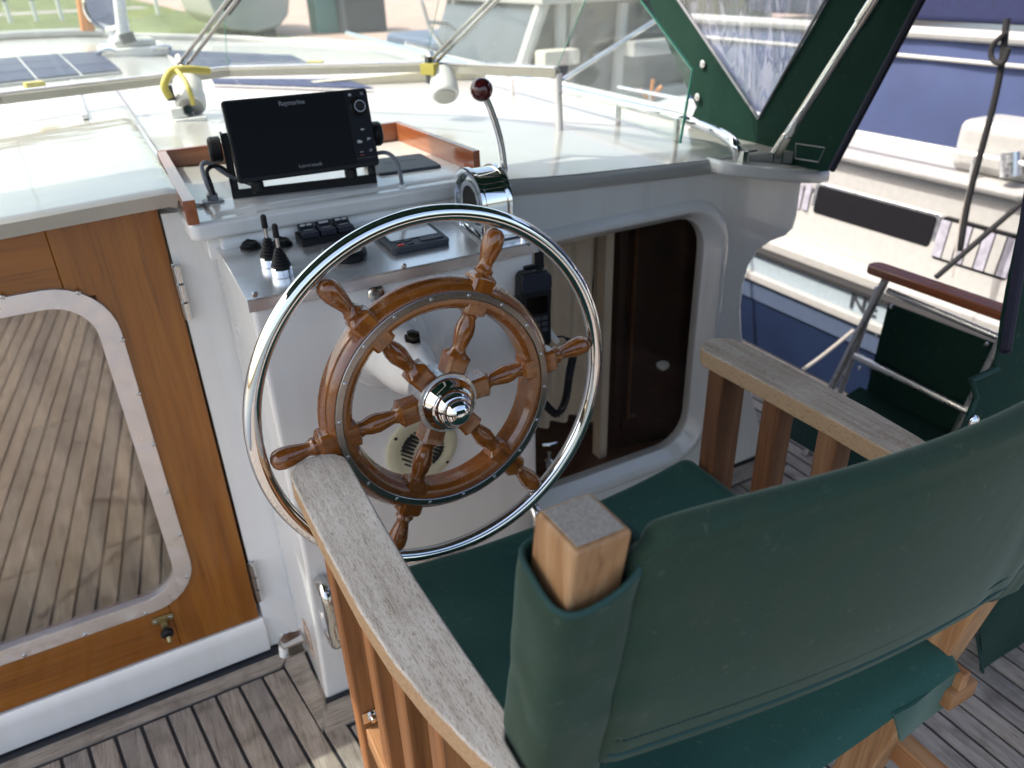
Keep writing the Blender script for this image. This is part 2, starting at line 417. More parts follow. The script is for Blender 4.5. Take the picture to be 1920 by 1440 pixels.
def smooth_path(pts, n=8):
    pts = [Vector(p) for p in pts]; out = []
    P = [2*pts[0]-pts[1]]+pts+[2*pts[-1]-pts[-2]]
    for i in range(1, len(P)-2):
        for k in range(n):
            u = k/n; a, b_, c, d = P[i-1:i+3]
            out.append(.5*((2*b_)+(-a+c)*u+(2*a-5*b_+4*c-d)*u*u+(-a+3*b_-3*c+d)*u**3))
    out.append(pts[-1]); return out
def tube(pts, r, seg=12, closed=False, caps=True, sq=None):
    bm = B(); pts = [Vector(p) for p in pts]; n = len(pts); rings = []
    rr = r if hasattr(r, '__len__') else [r]*n
    nrm = None
    for i, p in enumerate(pts):
        if closed: tg = pts[(i+1) % n]-pts[i-1]
        else: tg = pts[min(i+1, n-1)]-pts[max(i-1, 0)]
        tg.normalize()
        if nrm is None:
            nrm = tg.orthogonal().normalized() if abs(tg.z) > .9 else Vector((0, 0, 1)).cross(tg).normalized()
        nrm = (nrm-tg*nrm.dot(tg)).normalized(); bn = tg.cross(nrm)
        ring = []
        for k in range(seg):
            a = 2*math.pi*k/seg
            ring.append(bm.verts.new(p+(nrm*math.cos(a)+bn*math.sin(a))*rr[i]))
        rings.append(ring)
    for i in range(n if closed else n-1):
        a, b_ = rings[i], rings[(i+1) % n]
        for k in range(seg): bm.faces.new((a[k], a[(k+1) % seg], b_[(k+1) % seg], b_[k]))
    if caps and not closed: bm.faces.new(rings[0][::-1]); bm.faces.new(rings[-1])
    return bm
def lathe(prof, seg=32, mx=None, caps=True):
    """prof [(axial, radius)] around local +X axis"""
    bm = B(); rings = []
    for a, r in prof:
        if r <= 1e-6: rings.append([bm.verts.new((a, 0, 0))])
        else: rings.append([bm.verts.new((a, r*math.cos(2*math.pi*k/seg), r*math.sin(2*math.pi*k/seg))) for k in range(seg)])
    for a, b_ in zip(rings, rings[1:]):
        for k in range(seg):
            k2 = (k+1) % seg
            if len(a) == 1 and len(b_) == 1: continue
            if len(a) == 1: bm.faces.new((a[0], b_[k2], b_[k]))
            elif len(b_) == 1: bm.faces.new((a[k], a[k2], b_[0]))
            else: bm.faces.new((a[k], a[k2], b_[k2], b_[k]))
    for rg, rev in ((rings[0], 1), (rings[-1], 0)):
        if caps and len(rg) > 1: bm.faces.new(rg[::-1] if rev else rg)
    if mx: bm.transform(mx)
    return bm
def axis(p, d, up=(0, 0, 1)):
    """matrix with local +X along d, at p"""
    d = Vector(d).normalized(); u = Vector(up)
    if abs(d.dot(u)) > .95: u = Vector((0, 1, 0))
    y = u.cross(d).normalized(); z = d.cross(y)
    mm = Matrix((d, y, z)).transposed().to_4x4(); mm.translation = Vector(p); return mm
def plane_mx(p, u, v):
    """local X = u, local Y = v, local Z = normal"""
    u = Vector(u).normalized(); n = u.cross(Vector(v)).normalized(); v = n.cross(u)
    mm = Matrix((u, v, n)).transposed().to_4x4(); mm.translation = Vector(p); return mm
def text(name, s, size, mx, mat, parent, ext=.0003, bold=0, sx=1):
    cu = bpy.data.curves.new('text', 'FONT'); cu.body = s; cu.size = size; cu.extrude = ext; cu.offset = bold
    cu.align_x = 'CENTER'; cu.align_y = 'CENTER'; cu.resolution_u = 3
    o = bpy.data.objects.new('tmp', cu); COL.objects.link(o)
    dg = bpy.context.evaluated_depsgraph_get(); me = bpy.data.meshes.new_from_object(o.evaluated_get(dg))
    bpy.data.objects.remove(o)
    me.transform(Matrix.Diagonal((sx, 1, 1, 1)))
    me.materials.clear()
    return part(name, me, mat, parent, mx=mx)
SCREW = {}
def screw(p, d, r, parent, name='screw', mat='screw'):
    """domed slotted screw head"""
    k = (round(r, 5), mat)
    if k not in SCREW:
        a = lathe([(0, r), (r*.25, r*.95), (r*.5, r*.6), (r*.5, 0)], 12)
        s = box((r*.35, -r*.75, -r*.14), (r*.56, r*.75, r*.14))
        SCREW[k] = finish(join(a, s))
    mm = axis(p, d)@Matrix.Rotation(random.random()*3.1, 4, 'X')
    return part(name, SCREW[k], mat, parent, mx=mm)
def copy_tree(o, parent=None):
    c = o.copy(); COL.objects.link(c)
    if parent: c.parent = parent
    for ch in [x for x in COL.objects if x.parent == o]: copy_tree(ch, c)
    return c
def grid(nx, ny, fn):
    bm = B(); V = [[bm.verts.new(fn(i/nx, j/ny)) for i in range(nx+1)] for j in range(ny+1)]
    for j in range(ny):
        for i in range(nx): bm.faces.new((V[j][i], V[j][i+1], V[j+1][i+1], V[j+1][i]))
    return bm
def thicken(bm, th):
    bmesh.ops.recalc_face_normals(bm, faces=bm.faces)
    bmesh.ops.solidify(bm, geom=bm.faces[:], thickness=th); return bm
def dense(bm, cuts, amp, fr, ax):
    """subdivide and ruffle a sheet along ax"""
    bmesh.ops.triangulate(bm, faces=bm.faces)
    for _ in range(cuts):
        long_ = [e for e in bm.edges if e.calc_length() > .06]
        if not long_: break
        bmesh.ops.subdivide_edges(bm, edges=long_, cuts=1)
        bmesh.ops.triangulate(bm, faces=[f for f in bm.faces if len(f.verts) > 3])
    for v in bm.verts: v.co[ax] += amp*noise.noise(Vector((v.co.x*fr, v.co.y*fr, v.co.z*fr*.6)))
    return bm

YB = 1.53            # cabin's after bulkhead
XC = -.25            # centreline
def zr(x):           # camber of the coachroof
    return float(np.interp(abs(x-XC), [0, .4, 1.05, 1.65, 1.85, 2.1], [1.13, 1.122, 1.063, 1.028, .995, .93]))

# ================================================================== THE SETTING
part('harbour_water', grid(1, 1, lambda u, v: (-150+400*u, -120+420*v, -1.1)), 'water', kind='structure')
def land_y(x): return 27-.35*x if x < 12 else 22.8-.1*(x-12)
part('grass_bank', prism([(-150, land_y(-60)), (-150, 320), (7.2, 320), (7.2, land_y(7.2)), (-60, land_y(-60))], 2, -1.6, -.6), 'grass', kind='structure', smooth=False)
part('quayside_paving', prism([(7.25, land_y(7.2)), (7.25, 320), (260, 320), (260, 14), (30, 22), (12, 24)], 2, -1.6, -.604), 'paving', kind='structure', smooth=False)
part('quay_edge', prism([(-60, land_y(-60)-.7), (-60, land_y(-60)-.02), (7.2, land_y(7.2)-.02), (12, 23.95), (12, 23.2), (7.2, land_y(7.2)-.8)], 2, -1.6, -.52), 'quay', kind='structure', smooth=False)
part('footpath', grid(1, 1, lambda u, v: (-60+66*u, 62+5*v, -.592)), 'quay', kind='structure')
for i_, px_ in enumerate((20, 70, 118, 300)):
    p_ = PY(px_, 40, 52.); bo_ = thing('mooring_post', (p_.x, 52., -.6), ('leftmost of the pale posts on the grass bank', 'second pale post from the left on the grass bank', 'third pale post from the left on the grass bank', 'lone pale post on the grass right of the searchlight')[i_], 'post', 'pale posts along the bank')
    part('post', lathe([(0, .10), (1.0, .10), (1.08, .07), (1.1, 0)], 10, axis((p_.x, 52., -.6), (0, 0, 1))), 'whitep', bo_)
    part('cap', lathe([(1.02, .13), (1.10, .13), (1.16, .05), (1.16, 0)], 10, axis((p_.x, 52., -.6), (0, 0, 1))), 'char', bo_)
# deck
deck = part('deck', box((-1.9, -2.6, -.06), (2.35, YB+6, -.005)), 'caulk', kind='structure')
part('hull_side', prism([(-1.92, -2.62), (-1.92, 7.6), (.2, 9.4), (2.37, 7.6), (2.37, -2.62)], 2, -1.5, -.062), 'gel', kind='structure')
def plank(poly, name='plank'):
    cx = sum(p[0] for p in poly)/len(poly); cy = sum(p[1] for p in poly)/len(poly)
    bm = prism([(p[0]-cx, p[1]-cy) for p in poly], 2, -.012, 0, .0012, 1)
    mm = Matrix.Translation((cx, cy, random.uniform(-.0004, .0004)))
    return part(name, bm, 'deck', deck, mx=mm)
def sh(x0): return .14*float(np.interp(x0, [-.5, .1, 1.1], [1, 1, 0]))
CONL, CONR = .165, .685
def seam(x0, y): return x0 + sh(x0)*(1.45-y)
k = 0; x0 = -1.9+.005
xs = [.102-.0545*i for i in range(37)][::-1]
n = len(xs)
while xs[-1] < 2.3: xs.append(xs[-1]+.0545)
g = .0038
for a, c in zip(xs, xs[1:]):
    top = 1.445
    mid = (a+c)/2
    if .05 < mid < CONR+.16:
        top = 1.205 if mid > .15 else 1.445
    if mid > 1.8: top = 6.5
    y0, y1 = -2.55, top-g
    ys = [y0, -1.2, 0, .9, y1] if random.random() < .5 else [y0, -.4, y1]
    for ya, yb_ in zip(ys, ys[1:]):
        plank([(seam(a, ya)+g, ya+(g if ya > y0 else 0)), (seam(a, yb_)+g, yb_-(0 if yb_ == y1 else g)), (seam(c, yb_)-g, yb_-(0 if yb_ == y1 else g)), (seam(c, ya)-g, ya+(g if ya > y0 else 0))])
# margin planks
def mplank(pts):
    cx = sum(p[0] for p in pts)/len(pts); cy = sum(p[1] for p in pts)/len(pts)
    rot = Matrix.Rotation(R(90), 4, 'Z')
    bm = prism([(p[1]-cy, -(p[0]-cx)) for p in pts], 2, -.012, .0006, .0012, 1)
    return part('margin_plank', bm, 'deck', deck, mx=Matrix.Translation((cx, cy, 0))@rot)
for a, c in ((-1.85, -.62), (-.615, .100)):
    mplank([(a+g, 1.45), (c-g-.0, 1.45), (c-g+.04, YB-.036), (a+g, YB-.036)] if c == .1 else [(a+g, 1.45), (c-g, 1.45), (c-g, YB-.036), (a+g, YB-.036)])
mplank([(.138, 1.213), (.695, 1.213), (.695, 1.293), (.166, 1.293)])
mplank([(.105+.0, 1.452), (.133, 1.218), (.160, 1.300), (.158, YB-.012), (.145, YB-.012)])
mplank([(.86, 1.45), (1.78, 1.45), (1.78, YB-.012), (.86, YB-.012)])

# ================================================================== CABIN
cab = thing('cabin', (0, YB, 0), 'white glossy cabin of the boat with cambered coachroof and a wing at its right corner', 'cabin')
# roof
def xside(y): return float(np.interp(y, [1.5, 3, 5.2, 6.4, 7.0, 7.25], [1.72, 1.82, 2.0, 1.7, 1.1, .1]))
def zroof(x, y): return zr(XC+(x-XC)*1.72/max(1.72, xside(y)-XC))-.004*max(0, y-1.6)**1.2
def roof_pt(u, v, dz=0):
    y = YB-.012 + v*(7.2-YB)
    w = xside(y)-XC; x = XC + (2*u-1)*w
    if x < .10: y = max(y, YB+.04)
    z = zroof(x, y)+dz
    return (x, y, z)
bm = thicken(grid(48, 40, lambda u, v: roof_pt(u, v)), .03)
part('coachroof', bm, 'gelroof', cab)
def rz(x):
    us = np.linspace(0, 1, 200); P_ = [roof_pt(u, 0.0) for u in us]
    return float(np.interp(x, [p[0] for p in P_], [p[2] for p in P_]))
part('roof_edge', tube([(x, YB-.004, rz(x)-.020) for x in np.linspace(.125, 1.5, 40)], .0195, 16), 'gelroof', cab)
# toe rail round the foredeck edge
pts = [roof_pt(1, v, .012) for v in np.linspace(0.02, 1, 30)] + [roof_pt(u, 1, .03) for u in np.linspace(.98, 0, 20)]
part('toe_rail', tube(pts, .03, 10), 'gelroof', cab)
# cabin sides
for s in (-1, 1):
    def side(u, v, s=s):
        y = YB+.03+u*5.4; x = XC+s*(xside(y)-XC-.03-.22*max(0, 1-(y-YB)/.8)); return (x+s*.0*(1-v), y, v*(zr(XC+s*1.9)-.01))
    part('cabin_side', thicken(grid(20, 3, lambda u, v: side(u, v*.60)), .02), 'gel', cab)
    part('added_side_window', thicken(grid(20, 1, lambda u, v: side(u, .602+.36*v)), .006), 'winglass', cab)  # window band added so daylight reaches the cabin interior
    part('window_header', thicken(grid(20, 1, lambda u, v: side(u, .964+.036*v)), .02), 'gel', cab)
# after bulkhead: panels round door opening and window opening, with the wing at the right
WIN = rrect(.56, .158, 1.425, .888, .10)      # glass edge
WOUT = rrect(.50, .10, 1.492, .94, .15)
def bulk(poly, lo=YB, hi=YB+.045, bev=.0): return prism(poly, 1, lo, hi, bev)
DL, DR, DB, DT = -.60, .088, .105, 1.128
roofline = [(x, zr(x)-.004) for x in np.linspace(1.40, -1.8, 34)]
for bq_ in (bulk([(DR, 0), (.50, 0), (.50, rz(.5)-.012), (DR, rz(DR)-.012)]),
     bulk([(.502, 0), (1.49, 0), (1.49, .128), (.502, .128)]),
     bulk([(.502, .902), (1.49, .902), (1.49, rz(1.49)-.012), (1.3, rz(1.3)-.012), (.95, rz(.95)-.012), (.7, rz(.7)-.012), (.502, rz(.502)-.012)]),
     bulk([(-1.8, 0), (DL, 0), (DL, rz(DL)-.012), (-1.2, rz(-1.2)-.012), (-1.8, rz(-1.8)-.012)])): part('bulkhead_panel', bq_, 'gel', cab)
part('door_sill', join(prism([(YB-.012, .0), (YB-.018, .075), (YB-.006, .103), (YB+.05, .106), (YB+.05, 0)], 0, DL, DR+.0, .004)), 'gel', cab)
# soft moulded window frame
def prof_frame(outer, inner, prof, ax=1):
    n_ = len(outer); bm = B(); rings = []
    for u, h in prof:
        ring = []
        for a, c in zip(outer, inner):
            x = a[0]+(c[0]-a[0])*u; z = a[1]+(c[1]-a[1])*u
            ring.append(bm.verts.new((x, h, z)))
        rings.append(ring)
    for a, c in zip(rings, rings[1:]):
        for i in range(n_): bm.faces.new((a[i], a[(i+1) % n_], c[(i+1) % n_], c[i]))
    return bm
part('window_frame', prof_frame(WOUT, WIN, [(-.05, YB+.01), (0, YB-.004), (.12, YB-.013), (.3, YB-.020), (.5, YB-.020), (.7, YB-.010), (.85, YB+.008), (1, YB+.018), (1.02, YB+.045)]), 'gel', cab)
part('window_pane', prism(rrect(.558, .156, 1.427, .890, .10), 1, YB+.022, YB+.028), 'winglass', cab)
# the wing / pillar at the right
wing = [(1.45, 0), (1.45, rz(1.45)-.012), (1.60, .985), (1.75, .955), (1.752, .83), (1.745, .795), (1.715, .775), (1.66, .77), (1.615, .752), (1.585, .71), (1.572, .655), (1.575, .58), (1.592, .50), (1.62, .40), (1.655, .30), (1.70, .19), (1.74, .09), (1.77, 0)]
part('pillar', prism(wing, 1, YB-.0015, YB+.07, .012, 4), 'gel', cab)
# moulded shelf on the wing that carries rail and canopy foot
shelf = [(1.385, 1.475), (1.42, 1.445), (1.50, 1.425), (1.60, 1.41), (1.70, 1.42), (1.765, 1.45), (1.79, 1.50), (1.78, 1.56), (1.72, 1.60), (1.55, 1.61), (1.42, 1.58), (1.385, 1.53)]
sb = prism([(p[0], p[1]) for p in shelf], 2, 0, .034, .013, 4)
for v in sb.verts: v.co.z += float(np.interp(v.co.x, [1.38, 1.79], [1.012, .935]))
part('corner_shelf', sb, 'gel', cab)
# interior seen through the panes
part('cabin_sole', box((-1.7, YB+.06, .02), (1.7, 3.6, .05)), 'sole', cab)
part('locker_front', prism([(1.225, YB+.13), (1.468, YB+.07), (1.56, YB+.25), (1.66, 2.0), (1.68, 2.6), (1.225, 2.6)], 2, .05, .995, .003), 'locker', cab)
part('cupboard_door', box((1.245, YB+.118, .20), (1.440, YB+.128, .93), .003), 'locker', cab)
part('cupboard_moulding', frame(rrect(1.262, .24, 1.424, .90, .004, 1), rrect(1.272, .25, 1.414, .89, .004, 1), 1, YB+.113, YB+.1175, .001), 'sole', cab)
kq = PY(1240, 684, YB+.10)
part('cupboard_knob', lathe([(-.004, .012), (0, .020), (.010, .022), (.016, .014), (.018, 0)], 20, axis(kq, (0, -.6, .8))), 'whitep', cab)  # white plastic knob on the cupboard front
part('cupboard_hinge', lathe([(0, .004), (.003, .004), (.004, 0)], 10, axis(PY(1275, 437, YB+.112), (0, -1, 0))), 'steel', cab)
part('cabin_inner_wall', box((-1.7, 3.4, .05), (1.7, 3.44, 1.08)), 'cream', cab)  # far wall, pale colour chosen to bounce daylight inside the cabin
def curtain(x0, x1, y, z0, z1, nf, amp, name='curtain'):
    def f(u, v):
        x = x0+(x1-x0)*u
        return (x+.008*math.sin(v*3+u*9), y+amp*math.sin(u*nf*6.283+.6*math.sin(v*2.2+u*4))*(.6+.4*v), z0+(z1-z0)*(1-v))
    return part(name, thicken(grid(90, 8, f), .002), 'curtain', cab, sharp=80)
curtain(.62, 1.13, YB+.13, .30, .92, 7, .016)
part('window_stile', box((1.155, YB+.10, .12), (1.18, YB+.14, .95)), 'curtain', cab)
curtain(1.182, 1.215, YB+.2, .2, .92, 1, .01)
curtain(-.62, .03, YB+.10, .15, 1.05, 6, .034)
part('inner_shelf', box((.5, YB+.06, .115), (1.5, YB+.5, .135), .003), 'sole', cab)

# ================================================================== COMPANION DOOR
door = thing('cabin_door', (DR, YB, DB), 'varnished teak cabin door with a rounded aluminium framed window', 'door')
W0 = rrect(-.545, .238, -.030, 1.014, .105, 8); W1 = rrect(-.508, .276, -.068, .978, .072, 8)
yd = YB-.004
DRR = DR-.004
def dpanel(poly, mat): return part('door_panel', prism(poly, 1, yd, yd+.03, .0015, 1), mat, door)
dpanel([(-.10, .985), (-.055, .985), (-.055, .270), (-.10, .270), (-.10, .108), (DRR-.004, .108), (DRR, 1.124), (-.10, 1.124)], 'door')
dpanel([(DL+.004, .99), (-.1005, .99), (-.1005, 1.122), (DL+.004, 1.118)], 'doorx')
dpanel([(DL+.004, .109), (-.1005, .109), (-.1005, .27), (DL+.004, .27)], 'doorx')
dpanel([(DL+.004, .2705), (-.53, .2705), (-.53, .9895), (DL+.004, .9895)], 'door')
part('window_frame', frame(W0, W1, 1, yd-.007, yd+.012, .0015), 'alu', door)
part('window_pane', prism(rrect(-.509, .275, -.067, .979, .072, 8), 1, yd+.004, yd+.009), 'doorglass', door)
for px, py in [(5, 557), (147, 549), (230, 637), (260, 738), (288, 833), (314, 922), (337, 1003), (351, 1081), (274, 1150), (160, 1190), (46, 1229)]:
    screw(PY(px, py, yd-.007), (0, -1, 0), .0045, door)
for (za, zb) in ((.905, 1.018), (.165, .280)):
    h = part('hinge', box((DR-.004, YB-.006, za), (DR+.012, YB-.0035, zb), .001), 'steel', door)
    L = (zb-za)/3
    for q in range(3):
        part('knuckle', lathe([(.001, .004), (.002, .0075), (L-.002, .0075), (L-.001, .004)], 14, axis((DR+.004, YB-.013, za+q*L), (0, 0, 1))), 'steel', h)
la = PY(305, 1160, yd-.003)
lt = part('door_latch', join(prism(rrect(la.x-.024, la.z-.009, la.x+.024, la.z+.009, .008, 4), 1, yd-.006, yd, .002), box((la.x-.007, yd-.018, la.z-.03), (la.x+.007, yd-.003, la.z), .002)), 'brass', door)
for s in (-1, 1): screw((la.x+s*.016, yd-.006, la.z), (0, -1, 0), .004, lt)
part('latch_knob', lathe([(0, .012), (.004, .014), (.010, .014), (.013, .011)], 18, axis((la.x+.001, yd-.018, la.z-.026), (0, -1, -.3))), 'rubber', lt)
part('latch_pin', lathe([(0, .005), (.012, .005), (.014, .003)], 12, axis((la.x+.001, yd-.028, la.z-.034), (0, -.6, -1))), 'brass', lt)

# ================================================================== SLIDING HATCH
hat = thing('sliding_hatch', (-.2, 1.5, 1.13), 'white sliding hatch with rippled glossy paint above the teak door', 'hatch')
def slab(x0, x1, y0, y1, ztop, th, name, mat, tilt=0, crown=.012, overlip=0):
    def f(u, v):
        x = x0+(x1-x0)*u; y = y0+(y1-y0)*v
        z = ztop+tilt*(x-x1)+crown*(1-(2*u-1)**2)
        z += .0009*noise.noise(Vector((x*9, y*28, 0)))
        e = min(u, 1-u)*abs(x1-x0); d = min(v, 1)*(y1-y0)
        for q in (e, d):
            if q < .008: z -= .006*(1-q/.008)**2
        return (x, y, z)
    us = 60; vs = 60
    bm = thicken(grid(us, vs, f), th)
    return part(name, bm, mat, hat, sharp=50)
slab(-.80, .124, 1.488, 2.38, 1.163, .028, 'hatch_lid', 'gelold', tilt=.055, crown=.004)
slab(-.80, .140, 2.385, 3.55, 1.150, .02, 'hatch_garage', 'gelroof', tilt=.04, crown=.004)
part('hatch_runner', box((.126, 1.52, 1.118), (.140, 2.38, 1.142), .003), 'gel', hat)
part('centre_track', box((.010, 2.52, 1.150), (.026, 3.45, 1.162), .002), 'alu', hat)

# ================================================================== HELM CONSOLE
con = thing('helm_console', (.42, 1.36, 0), 'white moulded helm console standing against the bulkhead behind the steering wheel', 'console')
prof = [(1.197, 1.036), (1.199, .50), (1.212, .42), (1.292, .02), (1.300, 0), (YB-.003, 0), (YB-.003, 1.126), (1.440, 1.122), (1.424, 1.108), (1.418, 1.068), (1.404, 1.052)]
part('body', prism(prof, 0, CONL, CONR, .012, 4), 'gel', con)
# fiddle platform that carries the plotter, wider than the body
pf = prism(rrect(.118, 1.408, .722, YB+.42, .02, 4), 2, 1.083, 1.117, .010, 4)
part('plotter_platform', pf, 'gel', con)
part('riser', prism([(1.43, 1.04), (1.43, 1.085), (YB-.004, 1.085), (YB-.004, 1.04)], 0, CONL-.02, CONR+.035, .006, 3), 'gel', con)
sc_ = part('toe_seam', box((CONL-.003, 1.287, .0012), (CONR+.003, 1.299, .007), .001), 'caulk', con)
# instrument plate
def zp(y): return 1.043+(y-1.195)*.075
PU = Vector((1, 0, 0)); PV = Vector((0, 1, .075)).normalized(); PN = PU.cross(PV)
plt = part('instrument_plate', join(box((.160, 1.189, -.001), (.690, 1.438, .0015), .0006, 1, Matrix.Translation((0, 0, zp(0)+.0012))@Matrix.Identity(4)@Matrix(((1, 0, 0, 0), (0, 1, 0, 0), (0, .075, 1, 0), (0, 0, 0, 1)))),
     box((.160, 1.1885, zp(1.19)-.019), (.690, 1.1905, zp(1.19)), .0004, 1)), 'brushed', con)
def onplate(px, py):
    z = 1.05
    for _ in range(4):
        p = PZ(px, py, z); z = zp(p.y)+.0028
    return p
for px, py in ((478, 552), (757, 499), (992, 455)): screw(PY(px, py, 1.1883), (0, -1, 0), .0055, plt)
for px, py in ((424, 461), (686, 428), (800, 407)): screw(onplate(px, py), PN, .0045, plt)
# button, vent, covers
bp = PY(705, 550, 1.197)
bt = part('push_button', lathe([(0, .0155), (.003, .0155), (.006, .013), (.0065, .0095), (.004, .009), (.004, 0)], 28, axis(bp, (0, -1, 0))), 'steel', con)
part('button_cap', lathe([(0, .0088), (.0055, .0085), (.0062, .006), (.0062, 0)], 24, axis(bp, (0, -1, 0))), 'steelband', bt)
vc = PY(791, 840, 1.198)
vent = part('round_vent', lathe([(0, .074), (.004, .074), (.007, .070), (.0075, .056), (.004, .050), (.004, 0)], 48, axis(vc, (0, -1, 0))), 'cream', con)
hs = []
for i in range(-5, 6):
    zc = i*.0082; half = math.sqrt(.045**2-zc**2)
    for s in (-1, 1):
        if abs(i) in (1, 0) : a0, a1 = .016, half
        elif abs(i) == 2: a0, a1 = .012, half
        else: a0, a1 = .002, half
        if i == 0 and s == 0: continue
        ang = R(38)
        u = (math.cos(ang), -math.sin(ang)); w = (math.sin(ang), math.cos(ang))
        th = .0019 if abs(i) > 2 else .0026
        q = [(s*a0, zc-th), (s*a1, zc-th*(1 if abs(i) > 2 else 1.6)), (s*a1, zc+th*(1 if abs(i) > 2 else 1.6)), (s*a0, zc+th)]
        hs.append(prism([(vc.x+a*u[0]+b_*w[0], vc.z+a*u[1]+b_*w[1]) for a, b_ in q], 1, vc.y-.0052, vc.y-.0042))
part('vent_slots', join(*hs), 'hole', vent)
for dx, dz in ((-.052, .042), (.048, -.046)): screw((vc.x+dx, vc.y-.006, vc.z+dz), (0, -1, 0), .004, vent, mat='bronze')
part('screw_cover', box(PX(446, 617, CONL)-Vector((.003, .006, .006)), PX(446, 617, CONL)+Vector((.001, .006, .006)), .001), 'whitep', con)
# grab handles on both edges of the console face
for hx, (za, zb) in ((.190, (.435, .262)), (.664, (.44, .27))):
    p0 = Vector((hx, 1.20, za)); p1 = Vector((hx+.004, 1.232 if zb < .4 else 1.2, zb))
    d = Vector((0, -.036, 0))
    part('grab_handle', tube(smooth_path([p0+Vector((0, .01, 0)), p0+d*.55, p0+d+Vector((0, 0, -.022)), (p0+p1)/2+d*1.1, p1+d*1.4+Vector((0, 0, .022)), p1+d*.6, p1+Vector((0, .012, 0))], 8), .0128, 16), 'steel', con)
# shaft housing
WC = Vector((.376, .945, .925)); WN = Vector((0, -math.cos(R(3.1)), math.sin(R(3.1))))
SC = WC - WN*.252
hsg = part('shaft_housing', lathe([(0, .080), (.008, .080), (.012, .077), (.015, .058), (.03, .054), (.085, .051), (.125, .047), (.15, .041), (.17, .034), (.2, .032), (.205, 0)], 48, axis(SC, WN)), 'gel', con)
for a in (35, 145, 215, 325):
    screw(SC+Vector((.070*math.cos(R(a)), -.013, .070*math.sin(R(a)))), WN, .006, hsg, 'bolt', 'gel')
dp = SC+WN*.118+Vector((.010, 0, .047))
part('drain_plug', lathe([(-.006, .014), (.004, .014), (.004, .0115), (.013, .0115), (.0145, .009), (.0145, 0)], 6, axis(dp, (.1, -.35, 1))), 'bronze', hsg)

# ================================================================== STEERING WHEEL
wh = thing('steering_wheel', WC, 'large steering wheel with a chrome outer rim and six turned varnished teak spokes', 'steering wheel')
WX = Vector((1, 0, 0)); WZ = WN.cross(WX)*-1
if WZ.z < 0: WZ = -WZ
def wp(rad, ang, d=0): return WC+WX*(rad*math.cos(ang))+WZ*(rad*math.sin(ang))+WN*d
part('outer_rim', tube([wp(.2775, 2*math.pi*k/128) for k in range(128)], .0122, 20, closed=True), 'chrome', wh)
A0 = R(5.4)
def ring_seg():
    """one felloe of the wooden ring, about local +Y radial, grain on X"""
    bm = B(); prf = [(.142, -.019), (.140, -.012), (.143, .000), (.1435, .012), (.149, .019), (.156, .021), (.172, .021), (.179, .0165), (.1865, .004), (.1875, -.008), (.183, -.015), (.174, -.021), (.150, -.022)]
    nseg = 12; half = R(29.7); rings = []
    for k in range(nseg+1):
        a = -half+2*half*k/nseg
        rings.append([bm.verts.new((r_*math.sin(a), r_*math.cos(a)-.16, h)) for r_, h in prf])
    for a, c in zip(rings, rings[1:]):
        for i in range(len(prf)):
            j = (i+1) % len(prf); bm.faces.new((a[i], a[j], c[j], c[i]))
    bm.faces.new(rings[0]); bm.faces.new(rings[-1][::-1]); return bm
seg_me = finish(ring_seg(), 30)
for k in range(6):
    a = A0+R(60*k+30)
    yv = WX*math.cos(a)+WZ*math.sin(a); xv = yv.cross(WN); mm = Matrix((xv, yv, WN)).transposed().to_4x4(); mm.translation = WC+yv*.16
    part('ring_segment', seg_me, 'wheel', wh, mx=mm)
band = B(); rings = []
for k in range(96):
    a = 2*math.pi*k/96
    rings.append([band.verts.new(wp(r_, a, h)) for r_, h in ((.1605, .0205), (.1605, .0238), (.1615, .0245), (.1700, .0245), (.1710, .0238), (.1710, .0205))])
for k in range(96):
    a, c = rings[k], rings[(k+1) % 96]
    for i in range(5): band.faces.new((a[i], a[i+1], c[i+1], c[i]))
bd = part('steel_band', band, 'steelband', wh)
for k in range(18): screw(wp(.1658, A0+R(20*k+8), .0245), WN, .0030, bd)
# spokes: square blocks where they meet hub and ring, turned between, a handle outside
def spoke():
    st = [(.034, .0145, 4), (.060, .0150, 4), (.070, .0150, 4), (.076, .0100, 1), (.082, .0088, 0), (.092, .0105, 0), (.106, .0128, 0), (.118, .0118, 0), (.128, .0092, 0), (.134, .0100, 1), (.1375, .0145, 4), (.150, .0155, 4),
          (.190, .0155, 4), (.1935, .0140, 4), (.198, .0105, 1), (.203, .0120, 0), (.207, .0095, 0), (.213, .0085, 0), (.223, .0105, 0), (.238, .0132, 0), (.250, .0132, 0), (.258, .0112, 0), (.263, .0065, 0), (.2645, .001, 0)]
    bm = B(); rings = []; n_ = 24
    for x, r_, sq in st:
        ring = []
        for k in range(n_):
            a = 2*math.pi*(k+.5)/n_; c, s = math.cos(a), math.sin(a)
            e = 1/max(abs(c), abs(s)); e = min(e, 1.27)
            f = 1+(e-1)*min(sq, 1 if sq < 2 else 4)/4 if sq else 1
            if sq == 4: f = e
            elif sq == 1: f = 1+(e-1)*.35
            else: f = 1
            g_ = 1.2 if x > .06 else 1.12; ring.append(bm.verts.new((x, r_*f*c*g_, r_*f*s*g_)))
        rings.append(ring)
    for a, c in zip(rings, rings[1:]):
        for k in range(n_): bm.faces.new((a[k], a[(k+1) % n_], c[(k+1) % n_], c[k]))
    bm.faces.new(rings[0]); bm.faces.new(rings[-1][::-1]); return bm
sp_me = finish(spoke(), 38)
for k in range(6):
    a = A0+R(60*k); xv = WX*math.cos(a)+WZ*math.sin(a); yv = WN.cross(xv)
    mm = Matrix((xv, yv, WN)).transposed().to_4x4(); mm.translation = WC+WN*.002
    part('spoke', sp_me, 'wheel', wh, mx=mm)
hub = part('hub', lathe([(-.045, .030), (-.04, .040), (-.006, .044), (.016, .044), (.018, .0465), (.021, .0475), (.0235, .0465), (.024, 0)], 56, axis(WC, WN)), 'hubm', wh)
